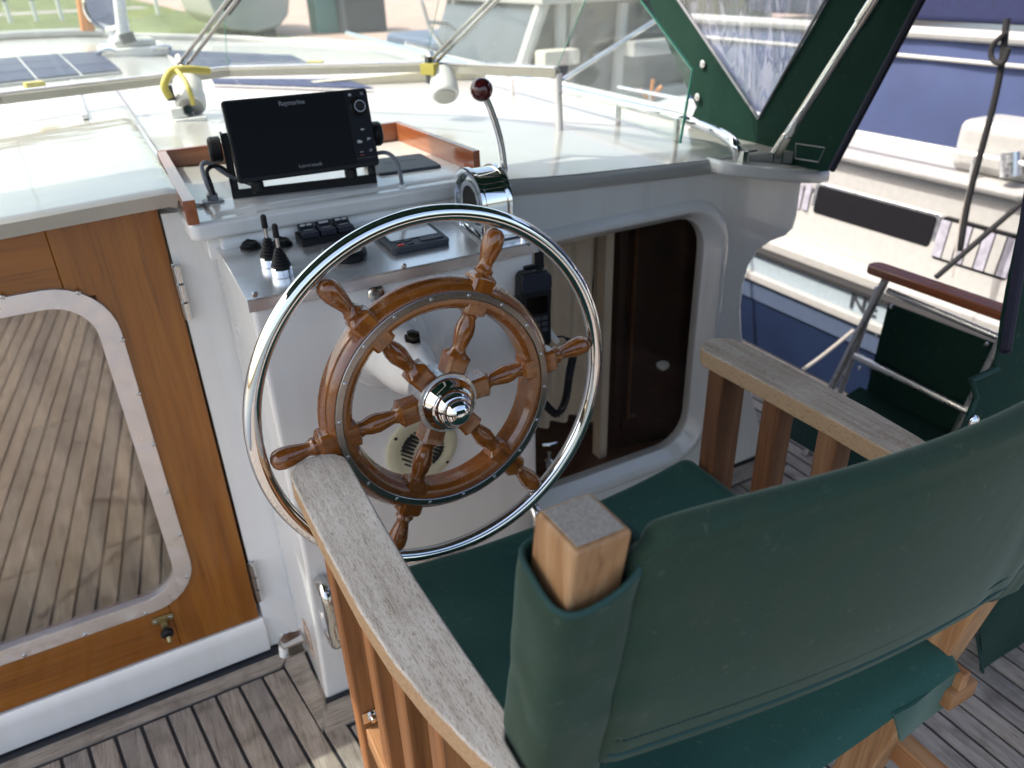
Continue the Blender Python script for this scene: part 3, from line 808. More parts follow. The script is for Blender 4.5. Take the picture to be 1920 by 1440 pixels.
part('hub_cap', lathe([(.022, .0425), (.026, .0425), (.030, .0405), (.036, .0365), (.042, .0335), (.0425, .0305), (.046, .0295), (.052, .0270), (.056, .0235), (.0565, .0215), (.0615, .0205), (.067, .0170), (.0715, .0105), (.073, 0)], 64, axis(WC, WN)), 'chrome', hub)

# ================================================================== PLATE INSTRUMENTS
def flush(name, label, cat, px, py, group=None):
    p = onplate(px, py); return thing(name, p, label, cat, group), p
PM = lambda p: plane_mx(p, PU, PV)
for i, (px, py, lab) in enumerate(((470, 464, 'black round socket with a flip cap, left end of the steel panel'), (529, 459, 'black round socket half hidden behind the two joystick levers'))):
    o, p = flush('power_socket', lab, 'socket', px, py, 'round sockets on the steel panel')
    part('rim', lathe([(0, .0185), (.003, .0185), (.005, .016), (.006, .014)], 32, axis(p, PN)), 'black', o)
    part('cap', join(lathe([(.004, .0145), (.009, .0140), (.0105, .012), (.009, .009), (.009, 0)], 28, axis(p, PN)), box((-.004, .011, .004), (.004, .021, .010), .001, 1, PM(p))), 'black', o)
for i, (px, py, tx, ty, lab) in enumerate(((509, 496, 507, 422, 'joystick lever with ribbed black boot, the rear one of two'), (530, 515, 522, 437, 'joystick lever with ribbed black boot and chrome collar, the front one of two'))):
    o, p = flush('joystick_lever', lab, 'joystick', px, py, 'joystick levers on the steel panel')
    ax_ = axis(p, PN)
    part('collar', lathe([(0, .0175), (.0012, .0182), (.014, .0182), (.016, .0165), (.016, 0)], 36, ax_), 'chrome', o)
    pr = [(.016, .0155)]
    for k in range(6):
        h = .017+k*.0052; rr = .0155-k*.0017
        pr += [(h, rr), (h+.0015, rr+.0008), (h+.003, rr), (h+.0042, rr-.0022)]
    pr += [(.049, .0045), (.051, 0)]
    part('boot', lathe(pr, 28, ax_), 'rubber', o)
    part('stick', lathe([(.045, .0032), (.069, .0032)], 14, ax_), 'steel', o)
    part('grip', lathe([(.066, .0042), (.067, .0052), (.086, .0048), (.089, .0030), (.0895, 0)], 16, ax_), 'rubber', o)
# rocker switches on a black mount
o, p = flush('switch_bank', 'row of three black rocker switches with white symbols on a raised mount', 'switches', 612, 443)
c0, c1 = onplate(563, 452), onplate(662, 438)
uu = (c1-c0).normalized(); mmx = plane_mx((c0+c1)/2, PU, PV)
part('mount', prism(rrect(-.053, -.026, .053, .024, .003, 3), 2, 0, .012, .0025, 2, mmx), 'black', o)
for k, sym in enumerate(('oo', 'O', 'oo')):
    cx = -.033+k*.033
    q = part('rocker', prism([(-.021, 0), (-.019, .010), (0, .008), (.019, .015), (.021, 0)], 0, cx-.0145, cx+.0145, .0012, 2, mmx@Matrix.Translation((0, 0, .012))), 'navy', o)
    ty = .012
    for s in ((-.006, .006) if len(sym) == 2 else (0,)):
        part('light_window', prism(rrect(cx+s-(.005 if len(sym) == 2 else .009), .0105, cx+s+(.005 if len(sym) == 2 else .009), .0170, .0028, 3), 2, .0115, .0128, 0, 2, mmx@Matrix.Translation((0, 0, .012))@Matrix.Rotation(R(8), 4, 'X')), 'print', q)
    part('white_line', box((cx-.009, -.0045, .0090), (cx+.009, -.0035, .0096), 0, 1, mmx@Matrix.Translation((0, 0, .0125))), 'print', q)
# round black gauge
o, p = flush('round_gauge', 'round black dial on the steel panel, partly behind the wheel rim', 'gauge', 655, 482)
part('case', lathe([(0, .031), (.004, .032), (.012, .031), (.016, .027), (.0165, .0245), (.013, .0235), (.013, 0)], 44, axis(p, PN)), 'black', o)
part('dial', lathe([(.0130, .0233), (.0134, .0233), (.0134, 0)], 40, axis(p, PN)), 'lcd', o)
# autopilot display
a, b_, c_, d_ = onplate(694, 449), onplate(735, 477), onplate(843, 458), onplate(800, 412)
ctr = (a+b_+c_+d_)/4
o = thing('autopilot_display', ctr, 'charcoal grey autopilot display with pale screen and one red key, behind the wheel rim', 'display')
ap = plane_mx(ctr, (PU*(c_-b_).length).normalized(), PV)
w_, h_ = .056, .060
part('case', prism(rrect(-w_, -h_, w_, h_, .010, 5), 2, 0, .012, .004, 3, ap), 'char', o)
part('bezel_ring', frame(rrect(-w_+.006, -h_+.030, w_-.006, h_-.006, .005, 4), rrect(-w_+.010, -h_+.034, w_-.010, h_-.010, .003, 4), 2, .0118, .0135, .0005), 'char2', o).data.transform(Matrix.Identity(4))
o.children and None
br_ = [x for x in COL.objects if x.parent == o and x.name.startswith('bezel_ring')][0]
br_.data.transform(Matrix.Translation(wloc(o))); br_.data.transform(ap); br_.data.transform(Matrix.Translation(-wloc(o)))
part('screen', prism(rrect(-w_+.0105, -h_+.0345, w_-.0105, h_-.0105, .003, 3), 2, .0112, .0127, 0, 1, ap), 'lcd', o)
for cx, cy, mt in ((-.036, -.036, 'char2'), (-.018, -.036, 'char2'), (-.036, -.049, 'red'), (-.018, -.049, 'char2')):
    part('key', prism(rrect(cx-.0065, cy-.0035, cx+.0065, cy+.0035, .003, 3), 2, .0118, .0145, .0008, 1, ap), mt, o)
part('rocker_key', prism(rrect(.002, -.050, .048, -.034, .007, 4), 2, .0118, .0150, .001, 2, ap), 'char2', o)

# ================================================================== THROTTLE
th = thing('throttle_control', (.63, 1.30, 1.055), 'chrome engine control with arched housing and wine red ball lever', 'throttle lever')
TY, TZ, TR_ = 1.305, 1.102, .066
def arch(r_, zb, n_=28): return [(TY+r_, zb)]+[(TY+r_*math.cos(math.pi*k/n_), TZ+r_*math.sin(math.pi*k/n_)) for k in range(n_+1)]+[(TY-r_, zb)]
part('arch_housing', prism(arch(TR_-.004, 1.055), 0, .613, .660, .002, 2), 'chrome', th)
for x0_ in (.603, .657):
    part('arch_flange', frame(arch(TR_, 1.050), arch(TR_-.012, 1.058), 0, x0_, x0_+.010, .002), 'chrome', th)
part('side_cheek', prism(arch(TR_-.030, 1.072), 0, .6105, .6125, .0004, 1), 'hole', th)
part('cheek_frame', frame(arch(TR_-.024, 1.066), arch(TR_-.034, 1.074), 0, .6075, .6128, .001), 'chrome', th)
for x0_, x1_ in ((.588, .604), (.661, .676)):
    f_ = prism(rrect(x0_, TY-.105, x1_, TY+.078, .0075, 5), 2, 0, .009, .003, 3)
    for v in f_.verts: v.co.z += zp(v.co.y)+.0022
    ft = part('foot', f_, 'chrome', th)
    for yy in (TY-.092, TY-.076): screw((x0_+.008, yy, zp(yy)+.0112), (0, 0, 1), .0045, ft)
part('base_plate', prism(rrect(.600, TY-.085, .665, TY+.074, .006, 4), 2, zp(1.3)-.001, zp(1.3)+.007, .002), 'brushed', th)
part('pivot_knob', lathe([(0, .013), (.004, .016), (.012, .016), (.014, .012), (.020, .012), (.024, .007), (.026, 0)], 28, axis((.667, TY-.005, TZ+.004), (1, 0, 0))), 'chrome', th)
lv = smooth_path([(.682, TY-.005, TZ+.0), (.682, TY-.004, TZ+.05), (.680, TY, TZ+.095), (.673, TY+.003, TZ+.13), (.662, TY+.006, TZ+.165), (.652, TY+.008, TZ+.188)], 8)
part('lever', tube(lv, [.0068]*10+[.0062]*(len(lv)-10), 16), 'chrome', th)
bl = Vector((.6478, TY+.009, TZ+.197))
part('ball_knob', lathe([(-.0205*math.cos(k*math.pi/20), max(0, .0205*math.sin(k*math.pi/20))) for k in range(21)], 32, axis(bl, (-.3, .1, 1))), 'wine', th)

# ================================================================== VHF HANDSET
vh = thing('radio_handset', (.668, 1.18, .91), 'black radio handset hanging on the right edge of the console with its coiled cord', 'radio handset')
hm = axis((.668, 1.178, .912), (-.03, 0, -1), (0, -1, 0))
hp = plane_mx((.668, 1.172, .912), (1, -.10, .0), (.03, .05, 1))
part('body', prism([(-.030, .075), (-.024, .084), (.024, .084), (.031, .075), (.033, .040), (.030, .0), (.029, -.060), (.024, -.070), (-.022, -.070), (-.028, -.060), (-.030, 0), (-.033, .040)], 2, -.016, .014, .007, 4, hp), 'black', vh)
part('speaker_hood', prism(rrect(-.030, .046, .031, .080, .009, 4), 2, .013, .019, .004, 3, hp), 'navy', vh)
part('display', prism(rrect(-.020, .002, .022, .036, .003, 3), 2, .0135, .0152, .0004, 1, hp), 'screen', vh)
for i in range(3):
    for j in range(3): part('key', prism(rrect(-.020+.0145*i, -.012-.012*j, -.008+.0145*i, -.004-.012*j, .002, 2), 2, .0135, .0158, .0005, 1, hp), 'char2', vh)
part('push_to_talk', prism(rrect(-.037, -.01, -.030, .04, .003, 3), 2, -.008, .008, .002, 2, hp), 'rubber', vh)
part('holder', box((.660, 1.188, .93), (.684, 1.197, 1.0), .002), 'black', vh)
part('strap', box((.688, 1.197, .955), (.706, 1.203, 1.036), .002), 'rubber', vh)
part('plug', tube([PY(1018, 600, 1.19), PY(1030, 625, 1.19), PY(1044, 640, 1.20)], [.006, .008, .006], 12), 'whitep', vh)
cp = smooth_path([PY(1036, 634, 1.21), PY(1058, 632, 1.22), PY(1075, 655, 1.23), PY(1068, 700, 1.25), PY(1060, 750, 1.25), PY(1045, 776, 1.25), PY(1024, 760, 1.25), PY(1006, 735, 1.25)], 10)
hx_ = []
L = 0; d_al = [0]
for a, c in zip(cp, cp[1:]): d_al.append(d_al[-1]+(c-a).length)
N_ = 560
for k in range(N_):
    s = d_al[-1]*k/(N_-1); i = min(int(np.searchsorted(d_al, s, 'right'))-1, len(cp)-2)
    u = (s-d_al[i])/(d_al[i+1]-d_al[i]); p = cp[i].lerp(cp[i+1], u); tg = (cp[i+1]-cp[i]).normalized()
    n1 = tg.cross(Vector((0, 1, 0))).normalized(); n2 = tg.cross(n1)
    rr = .0075*min(1, max(0, (s-.04)/.03)); an = s/.0052*2*math.pi if rr > 0 else 0
    hx_.append(p+(n1*math.cos(an)+n2*math.sin(an))*rr)
part('coiled_cord', tube(hx_, .0020, 6), 'rubber', vh)

# ================================================================== PLOTTER TRAY, PLOTTER, COVER, CABLES
ty = thing('fiddle_tray', (.42, 1.65, 1.117), 'low varnished mahogany fiddle rail round the plotter', 'tray')
T0 = 1.117; T1 = 1.160
def rail(p, q, w, mat, name='rail', front=False):
    p = Vector((*p, 0)); q = Vector((*q, 0)); d = (q-p).normalized(); nn = Vector((-d.y, d.x, 0))*w/2
    return part(name, prism([(p+nn)[:2], (q+nn)[:2], (q-nn)[:2], (p-nn)[:2]], 2, T0, T1, .0025, 2), mat, ty)
rail((.129, 1.402), (.140, 1.868), .020, 'mahY', 'left_rail')
rail((.702, 1.46), (.690, 1.868), .016, 'mahY', 'right_rail')
rail((.132, 1.878), (.698, 1.878), .016, 'mahX', 'rear_rail')
cp_ = thing('chartplotter', (.35, 1.48, 1.117), 'black chartplotter screen tilted on its bracket above the console', 'chartplotter')
# screen plane from its four corners
SY = 1.47
tl, tr, br2, bl2 = PY(411, 187, SY+.022), PY(680, 168, SY+.022), PY(719, 306, SY-.012), PY(452, 347, SY-.012)
sc0 = (tl+tr+br2+bl2)/4; su = ((tr-tl)+(br2-bl2)).normalized(); sv = ((tl-bl2)+(tr-br2)).normalized()
SM = plane_mx(sc0, su, sv); SW = ((tr-tl).length+(br2-bl2).length)/4; SH = ((tl-bl2).length+(tr-br2).length)/4
part('case', prism(rrect(-SW, -SH, SW, SH, .006, 4), 2, -.014, 0, .003, 2, SM), 'bezel', cp_)
part('back_shell', prism(rrect(-SW+.012, -SH+.012, SW-.012, SH-.012, .012, 4), 2, -.045, -.013, .008, 3, SM), 'black', cp_)
part('screen', prism(rrect(-SW+.004, -SH+.008, SW*.66, SH-.004, .003, 3), 2, .0001, .0012, .0003, 1, SM), 'screen', cp_)
kp = part('keypad', prism(rrect(SW*.665, -SH+.008, SW-.004, SH-.004, .003, 3), 2, .0001, .0014, .0003, 1, SM), 'keypad', cp_)
kx = SW*.83
part('rotary_knob', lathe([(0, .017), (.003, .017), (.005, .0145), (.006, .0145), (.011, .0130), (.012, .011), (.0115, .005), (.0115, 0)], 36, SM@Matrix.Translation((kx, SH*.55, .001))@Matrix.Rotation(R(-90), 4, 'Y')), 'black', kp)
part('knob_ring', lathe([(.0118, .0105), (.0124, .0105), (.0124, .0095), (.0118, .0095)], 28, SM@Matrix.Translation((kx, SH*.55, .001))@Matrix.Rotation(R(-90), 4, 'Y'), caps=False), 'steelband', kp)
SMt = lambda x, y: SM@Matrix.Translation((x, y, .0016))
text('maker_lettering', 'Raymarine', .0112, SMt(-.012, SH-.014), 'printdim', cp_, bold=.00022)
text('model_lettering', 'hybrid', .0085, SMt(-.0115, -SH+.0165), 'printdim', cp_)
text('model_lettering', 'touch', .0085, SMt(.0115, -SH+.0165), 'printdim', cp_, bold=.0002)
def icon(polys, x, y, mat='print', sc=1.):
    bms = [prism([(a*sc, b__*sc) for a, b__ in pl], 2, 0, .0004) for pl in polys]
    bm = join(*bms); bm.transform(SMt(x, y)); part('key_symbol', bm, mat, kp)
icon([[(-.0028, -.002), (.0028, -.002), (.0028, .0008), (0, .003), (-.0028, .0008)]], SW*.735, SH*.86)
icon([[(-.001, -.0022), (.005, -.0022), (.005, -.0016), (-.001, -.0016)], [(-.001, -.0003), (.005, -.0003), (.005, .0003), (-.001, .0003)], [(-.001, .0016), (.005, .0016), (.005, .0022), (-.001, .0022)]], SW*.895, SH*.87)
icon([[(-.004, 0), (0, .0026), (0, .0009), (.004, .0009), (.004, -.0009), (0, -.0009), (0, -.0026)]], kx, -SH*.03)
icon([[(-.0045, -.0028), (.0045, -.0028), (.0045, .0014), (.001, .0014), (.001, .0028), (-.0045, .0028)]], SW*.76, -SH*.33)
icon([[(-.003, -.003), (-.002, -.003), (-.002, 0), (.0035, 0), (.0035, .003), (-.003, .003)]], SW*.90, -SH*.30)
icon([[(-.0035, -.0006), (.0035, -.0006), (.0035, .0006), (-.0035, .0006)]], SW*.76, -SH*.60)
icon([[(-.0035, -.0006), (.0035, -.0006), (.0035, .0006), (-.0035, .0006)]], SW*.76, -SH*.68, 'red')
pw = frame([(.0026*math.cos(a/8*6.283), .0026*math.sin(a/8*6.283)) for a in range(8)], [(.0018*math.cos(a/8*6.283), .0018*math.sin(a/8*6.283)) for a in range(8)], 2, 0, .0004); pw.transform(SMt(SW*.90, -SH*.58)); part('key_symbol', pw, 'print', kp)
part('panel_line', box((SW*.675, -SH*.76, .0014), (SW-.006, -SH*.755, .0017), 0, 1, SM), 'printdim', kp)
# bracket: channel base, two arms, knobs
b0, b1 = PZ(438, 379, T0+.002), PZ(708, 347, T0+.002)
bu = (b1-b0).normalized(); bb = Vector((-bu.y, bu.x, 0))
BM = plane_mx((b0+b1)/2, bu, bb); BW = (b1-b0).length/2
bk = part('bracket', join(prism(rrect(-BW, 0, BW, .062, .006, 3), 2, -.002, .003, .001, 1, BM),
    box((-BW, -.001, -.002), (BW, .003, .022), .001, 1, BM)), 'black', cp_)
for s in (-1, 1):
    poly = [(0, -.002), (.062, -.002), (.058, .05), (.050, .105), (.036, .122), (.020, .118), (.010, .095), (.004, .05)]
    a_ = prism(poly, 0, s*BW-(.004 if s > 0 else 0), s*BW+(.004 if s < 0 else 0), .0015, 2, BM)
    part('bracket_arm', a_, 'black', cp_)
    fl_ = prism([(0, -.002), (.012, -.002), (.040, .118), (.026, .120)], 0, s*BW-(.014 if s > 0 else 0), s*BW+(.014 if s < 0 else 0), .0015, 2, BM)
    part('bracket_flange', fl_, 'black', cp_)
    q = BM@Vector((s*(BW+.001), .030, .092))
    pr = [(0, .018)]
    for k in range(5): pr += [(.003+k*.0035, .0235), (.0045+k*.0035, .0225)]
    pr += [(.022, .021), (.024, .017), (.024, 0)]
    part('clamp_knob', lathe(pr, 36, axis(q, bu*s)), 'black', cp_)
for q in (-.098, .082): part('cable_plug', lathe([(0, .006), (.004, .012), (.020, .012), (.024, .009)], 20, axis(SM@Vector((q, -SH+.004, -.030)), SM.to_3x3()@Vector((0, -1, -.1)))), 'black', cp_)
# sun cover lying in the tray
q0, q1, q2, q3 = PZ(706, 328, 1.124), PZ(722, 299, 1.124), PZ(795, 303, 1.124), PZ(824, 326, 1.124)
scv = thing('plotter_cover', (.585, 1.56, T0), 'flat charcoal plastic screen cover lying in the tray beside the plotter', 'cover')
CM = plane_mx((.580, 1.575, T0+.001), (1, -.06, 0), (.06, 1, 0))
part('shell', prism(rrect(-.070, -.068, .066, .068, .010, 4), 2, 0, .013, .004, 3, CM), 'char', scv)
text('embossed_lettering', 'Raymarine', .017, CM@Matrix.Translation((0, .015, .0131)), 'char2', scv, bold=.0003)
# cables
cb = thing('cable_outlet', PZ(402, 388, T0), 'grey deck plug with two looped cables left of the plotter', 'cable outlet')
pc = PZ(402, 386, T0)
part('outlet_body', join(box(pc-Vector((.018, .014, 0)), pc+Vector((.018, .014, .012)), .003), lathe([(0, .010), (.010, .010), (.014, .006)], 16, axis(pc+Vector((0, 0, .012)), (0, 0, 1)))), 'grey', cb)
part('cable', tube(smooth_path([pc+Vector((0, 0, .02)), PY(388, 345, 1.46), PY(378, 312, 1.47), PY(392, 306, 1.49), PY(430, 330, 1.51), PY(470, 345, 1.54)], 8), .0038, 10), 'grey', cb)
part('cable', tube(smooth_path([pc+Vector((.004, 0, .02)), PY(395, 345, 1.46), PY(388, 320, 1.48), PY(410, 312, 1.50), PY(450, 340, 1.53)], 8), .0038, 10), 'rubber', cb)
c2_ = PZ(754, 349, T0)
cc = thing('plotter_cable', c2_, 'grey cable arching from behind the plotter into the platform', 'cable')
part('sheath', tube(smooth_path([PY(690, 292, 1.50), PY(722, 286, 1.48), PY(742, 300, 1.47), PY(750, 325, 1.46), c2_+Vector((0, 0, .002))], 8), .0040, 10), 'grey', cc)
part('grommet', lathe([(0, .010), (.003, .009), (.004, .006)], 18, axis(c2_, (0, 0, 1))), 'whitep', cc)

# ================================================================== DOOR CATCH
cpos = PX(578, 1195, CONL-.001)
dc = thing('door_catch', cpos, 'small steel spring catch on a rust stained pad low beside the console', 'door catch')
n0_ = len(COL.objects)
part('pad', box(cpos+Vector((-.003, -.020, -.026)), cpos+Vector((.0005, .018, .026)), .002), 'rust', dc)
part('plate', prism([(0, -.022), (-.030, -.026), (-.044, .0), (-.034, .022), (-.005, .016)], 1, cpos.y+.006, cpos.y+.010, .001, 1, Matrix.Translation((cpos.x-.003, 0, cpos.z))), 'steel', dc)
for dz_ in (-.016, .006): part('arm', box(cpos+Vector((-.042, -.012, dz_)), cpos+Vector((-.008, .006, dz_+.004)), .001), 'steel', dc)
part('roller', lathe([(0, .005), (.002, .007), (.018, .007), (.020, .005)], 16, axis(cpos+Vector((-.042, .0, -.018)), (.1, 0, 1))), 'whitep', dc)
for o_ in list(COL.objects)[n0_:]: o_.scale = (1.0 if o_.name.startswith('pad') else 1.45, 1.5, 1.45)

# tap behind the cabin window
tp = PY(1030, 905, YB-.03)
ta = thing('brass_cock', tp, 'small chromed gas cock low behind the wheel beside the window', 'valve')
tq = PY(1030, 850, YB-.03)
part('stem', lathe([(0, .016), (.01, .016), (.012, .009), (.05, .009), (.055, .013), (.075, .013), (.08, .006), (.10, .006)], 18, axis(tp, tq-tp)), 'steel', ta)
part('handle', tube([tq+Vector((-.024, 0, .035)), tq+Vector((0, -.004, .030)), tq+Vector((.024, 0, .026))], [.005, .006, .005], 10), 'steel', ta)

# ================================================================== HELM CHAIR
CX = .53
ch = thing('helm_chair', (CX, .62, 0), 'teak helm chair with silvered armrests and dark green canvas seat and back', 'chair')
def yc_(z, sgn): return .345+(1.165-z)*.165-.033*sgn
def mir(poly): return [(2*CX-x, y) for x, y in poly]
armp = [(.127, .885), (.130, .905), (.140, .921), (.157, .930), (.180, .930), (.198, .921), (.208, .905), (.2085, .885), (.204, .76), (.201, .63), (.203, .53), (.207, .412), (.197, .408), (.192, .40), (.190, .345), (.181, .345), (.163, .40), (.146, .47), (.135, .54), (.129, .62), (.127, .74)]
def arm_bm(p):
    b_ = prism(p, 2, .869, .900, .0095, 5); return b_
part('armrest', arm_bm(armp), 'armtop', ch, origin=(.17, .6, .885), label='pale silver grey left armrest')
part('armrest', arm_bm([(x-.004, y-.004) for x, y in mir(armp)]), 'armtop2', ch, origin=(.89, .6, .885), label='browner worn right armrest')
for sgn in (0, 1):
    X = (lambda x: x) if sgn == 0 else (lambda x: 2*CX-x)
    def bxx(x0, x1, y0, y1, z0, z1, bev, mat, name):
        a, b__ = sorted((X(x0), X(x1)))
        return part(name, box((a, y0, z0), (b__, y1, z1), bev, 3), mat, ch, origin=((a+b__)/2, (y0+y1)/2, (z0+z1)/2))
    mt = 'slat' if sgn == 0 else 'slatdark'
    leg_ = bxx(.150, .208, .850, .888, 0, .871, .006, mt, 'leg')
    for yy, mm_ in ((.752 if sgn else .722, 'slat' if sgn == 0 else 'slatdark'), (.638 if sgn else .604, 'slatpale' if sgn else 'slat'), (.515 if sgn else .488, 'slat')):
        bxx(.155, .194, yy-.019, yy+.019, .40, .871, .006, mm_, 'slat')
    bxx(.158, .190, .330, .86, .375, .42, .004, 'railY', 'side_rail')
    bxx(.200, .216, .345, .885, .615, .650, .003, 'railY', 'seat_rail')
    # raked rear post
    xa, xb = sorted((X(.209)+.028*sgn, X(.256)+.028*sgn))
    sl_ = -.155
    pb = box((xa, -.026, 0), (xb, .026, 1.0), .0050, 3)
    top = 1.165
    for v in pb.verts:
        z = v.co.z*(top-.02)+.02 if v.co.z < .5 else top-(1-v.co.z)
        y = v.co.y+yc_(z, sgn)
        v.co = Vector((v.co.x, y, z))
    pst = part('back_post', pb, 'postw', ch, origin=((xa+xb)/2, .42, .9))
    part('end_grain', box((xa+.0045, yc_(top, sgn)-.0215, top+.0002), (xb-.0045, yc_(top, sgn)+.0215, top+.0012), .0005, 1), 'endgrain', pst)
    boltp = PY(697, 1341, .8495) if sgn == 0 else Vector((X(.18), .8495, .585))
    bo = part('bolt', join(prism(rrect(-.015, -.012, .015, .012, .002, 2), 2, 0, .0016, .0003, 1, plane_mx(boltp, (1, 0, 0), (0, 0, 1))),
        lathe([(0, .008), (.004, .008), (.005, .006), (.012, .005), (.0135, 0)], 14, axis(boltp, (0, -1, 0)))), 'steel', ch)
for y0_, z0_ in ((.85, .62), (.40, .60)):
    part('cross_rail', box((.200, y0_-.012, z0_-.02), (2*CX-.200, y0_+.012, z0_+.02), .003), 'chairrail', ch)
part('foot_rail', box((.196, .85, .22), (2*CX-.196, .88, .26), .004), 'chairrail', ch)
part('rail_end', box((.83, .342, .590), (.885, .368, .622), .006), 'chairrail', ch)
# canvas seat: sags between the rails
def seat_f(u, v):
    x = .214+(2*CX-.414-.214+.20-.0)*u*1.0
    x = .214+u*(.846-.214); y = .352+v*(.915-.352)
    z = .683-.030*math.sin(math.pi*u)**.8-.004*math.sin(math.pi*v)
    z += .0022*noise.noise(Vector((x*9, y*5, 2)))
    z -= .016*max(0, 1-(1-v)*.56/.02)**2+.020*max(0, 1-v*.56/.025)**2
    z -= .012*max(0, 1-u*.63/.02)**2+.012*max(0, 1-(1-u)*.63/.02)**2
    return (x, y, z)
part('seat_canvas', thicken(grid(70, 60, seat_f), .022), 'green', ch, sharp=60)
# hem flap hanging from the rear right corner of the seat
fl = prism([(.715, .650), (.842, .654), (.846, .575), (.745, .582)], 1, .352, .356)
dense(fl, 4, .010, 9., 1)
part('seat_flap', fl, 'green', ch, sharp=60)
# back canvas: closed section lofted between the posts, sagging aft
def back_sec(u):
    """cross-section at span u: list of points bottom-front, up, over, down"""
    x = .262+u*(2*CX-.524+.028)
    sag = .026*math.sin(math.pi*u)+.033*u
    lift = .010*math.cos(math.pi*2*u)-.01
    out = []
    zt = 1.146+.010*math.exp(-u*30)*-1+lift*.3
    zb = .865-.040*u+.022*math.sin(math.pi*u)
    H = zt-zb; th_ = .022
    n_ = 22
    endk = min(1, min(u, 1-u)*22+.35)
    for k in range(n_+1):           # aft face up
        t_ = k/n_; z = zb+H*t_
        y = .312+(1.165-z)*.165-sag*(1-.15*t_)-th_*.5*endk*math.sin(math.pi*min(1, t_*.9+.1))**.5
        out.append((x, y, z))
    for k in range(1, 8):           # roll over the top
        a = math.pi*k/8
        y0 = .312+(1.165-zt)*.165-sag*.85
        out.append((x, y0+.010*endk-.0150*endk*math.cos(a), zt+.016*endk*math.sin(a)))
    for k in range(n_+1):           # forward face down
        t_ = 1-k/n_; z = zb+H*t_
        y = .312+(1.165-z)*.165-sag*(1-.15*t_)+.010*endk+.012
        out.append((x, y, z))
    return out
bm = B(); rings = []
NU = 90
for i in range(NU+1):
    u = i/NU; ring = []
    for (x, y, z) in back_sec(u):
        w = .0020*noise.noise(Vector((x*4+z*3, z*7, 3)))+.0030*math.exp(-((u-.9)/.09)**2)*math.sin(x*70+z*20)*.5
        w += .0016*math.exp(-(u*26)**1.2)*math.sin(z*90)
        ring.append(bm.verts.new((x, y+w, z)))
    rings.append(ring)
for a, c in zip(rings, rings[1:]):
    for k in range(len(a)):
        j = (k+1) % len(a); bm.faces.new((a[k], a[j], c[j], c[k]))
bm.faces.new(rings[0]); bm.faces.new(rings[-1][::-1])
part('back_canvas', bm, 'backg', ch, sharp=70)
# sleeves round the posts
for sgn in (0, 1):
    X = (lambda x: x) if sgn == 0 else (lambda x: 2*CX+.028-x)
    bm = B(); rings = []; NZ = 40; NS = 40
    for i in range(NZ+1):
        t_ = i/NZ
        ring = []
        for k in range(NS):
            a = 2*math.pi*k/NS
            c, s = math.cos(a), math.sin(a)
            e = (abs(c)**4+abs(s)**4)**(-.25)
            x = .2325+(.0355+(.006 if c > 0 else 0))*e*c*(1.0+.04*(1-t_)); yy = (.038)*e*s
            ztop = 1.116+.026*max(0, c)**2+.004*s-.004*math.sin(2*a)
            z = .80+(ztop-.80)*t_
            yc = yc_(z, sgn)
            w = .0014*noise.noise(Vector((x*16, yy*12+z*14, z*7)))+.0006*math.sin(z*70+a*2+3*noise.noise(Vector((z*12, a, 0))))
            x += w*c; yy += w*s
            if t_ > .97: x = .2325+(x-.2325)*.985
            ring.append(bm.verts.new((X(x), yc+yy, z)))
        rings.append(ring)
    for a, c in zip(rings, rings[1:]):
        for k in range(NS): bm.faces.new((a[k], a[(k+1) % NS], c[(k+1) % NS], c[k]))
    me_ = thicken(bm, .0035)
    sv_ = part('post_sleeve', me_, 'backg', ch, sharp=70)
    rim = []
    for k in range(NS):
        a = 2*math.pi*k/NS; c, s = math.cos(a), math.sin(a); e = (abs(c)**4+abs(s)**4)**(-.25)
        z = 1.116+.026*max(0, c)**2+.004*s-.004*math.sin(2*a)+.001
        rim.append((X(.2325+(.0335+(.006 if c > 0 else 0))*e*c), yc_(z, sgn)+.036*e*s, z))
    part('sleeve_hem', tube(rim, .0026, 8, closed=True), 'darkg', sv_)
    # stitched seam along the inner aft edge
    st_ = []
    for k in range(52):
        z = .82+k*.0060; st_.append(box((-.0007, -.0007, -.0017), (.0007, .0007, .0017), 0, 1, Matrix.Translation((X(.2725), yc_(z, sgn)-.034, z))))
    part('seam_stitches', join(*st_), 'darkg', sv_)
sm_ = [tuple(Vector(back_sec(u)[1])+Vector((0, -.0015, .004))) for u in np.linspace(.01, .99, 60)]
hs_ = []
for u in np.linspace(.02, .98, 110):
    p_ = Vector(back_sec(u)[3]); hs_.append(box((-.0020, -.0007, -.0006), (.0020, .0007, .0006), 0, 1, Matrix.Translation(p_+Vector((0, -.0012, .004)))))
part('hem_stitches', join(*hs_), 'darkg', ch)
part('hem_piping', tube(sm_, .0020, 8), 'darkg', ch)

# ================================================================== SECOND SEAT
fs = thing('folding_seat', (1.9, 1.15, 0), 'folding aluminium cockpit seat with green canvas and a varnished wooden top rail', 'folding seat')
XS = 1.93
r0, r1 = PX(1632, 498, XS), PX(1905, 598, XS)
rp = []
for k in range(13):
    a = R(90+180*k/12); rp.append((0, 0))
LY0, LY1, LZ = r1.y-.02, r0.y, (r0.z+r1.z)/2
part('wooden_rail', prism(rrect(XS-.030, LY0, XS+.030, LY1, .026, 6), 2, LZ-.012, LZ+.014, .007, 3), 'mahY', fs)
def ft(pts, r_=.010, name='frame_tube'): part(name, tube(pts, r_, 12), 'alutube', fs)
ft([PX(1660, 525, XS), PX(1560, 725, XS)], .012, 'leg'); ft([PX(1646, 540, XS+.04), PX(1575, 735, XS+.04)], .010, 'leg')
ft([(XS, LY0+.03, LZ-.01), (XS, LY0+.12, .05)], .012, 'leg')
ft([PX(1560, 725, XS), PX(1560, 725, XS)+Vector((-.05, .02, -.30))], .012, 'leg')
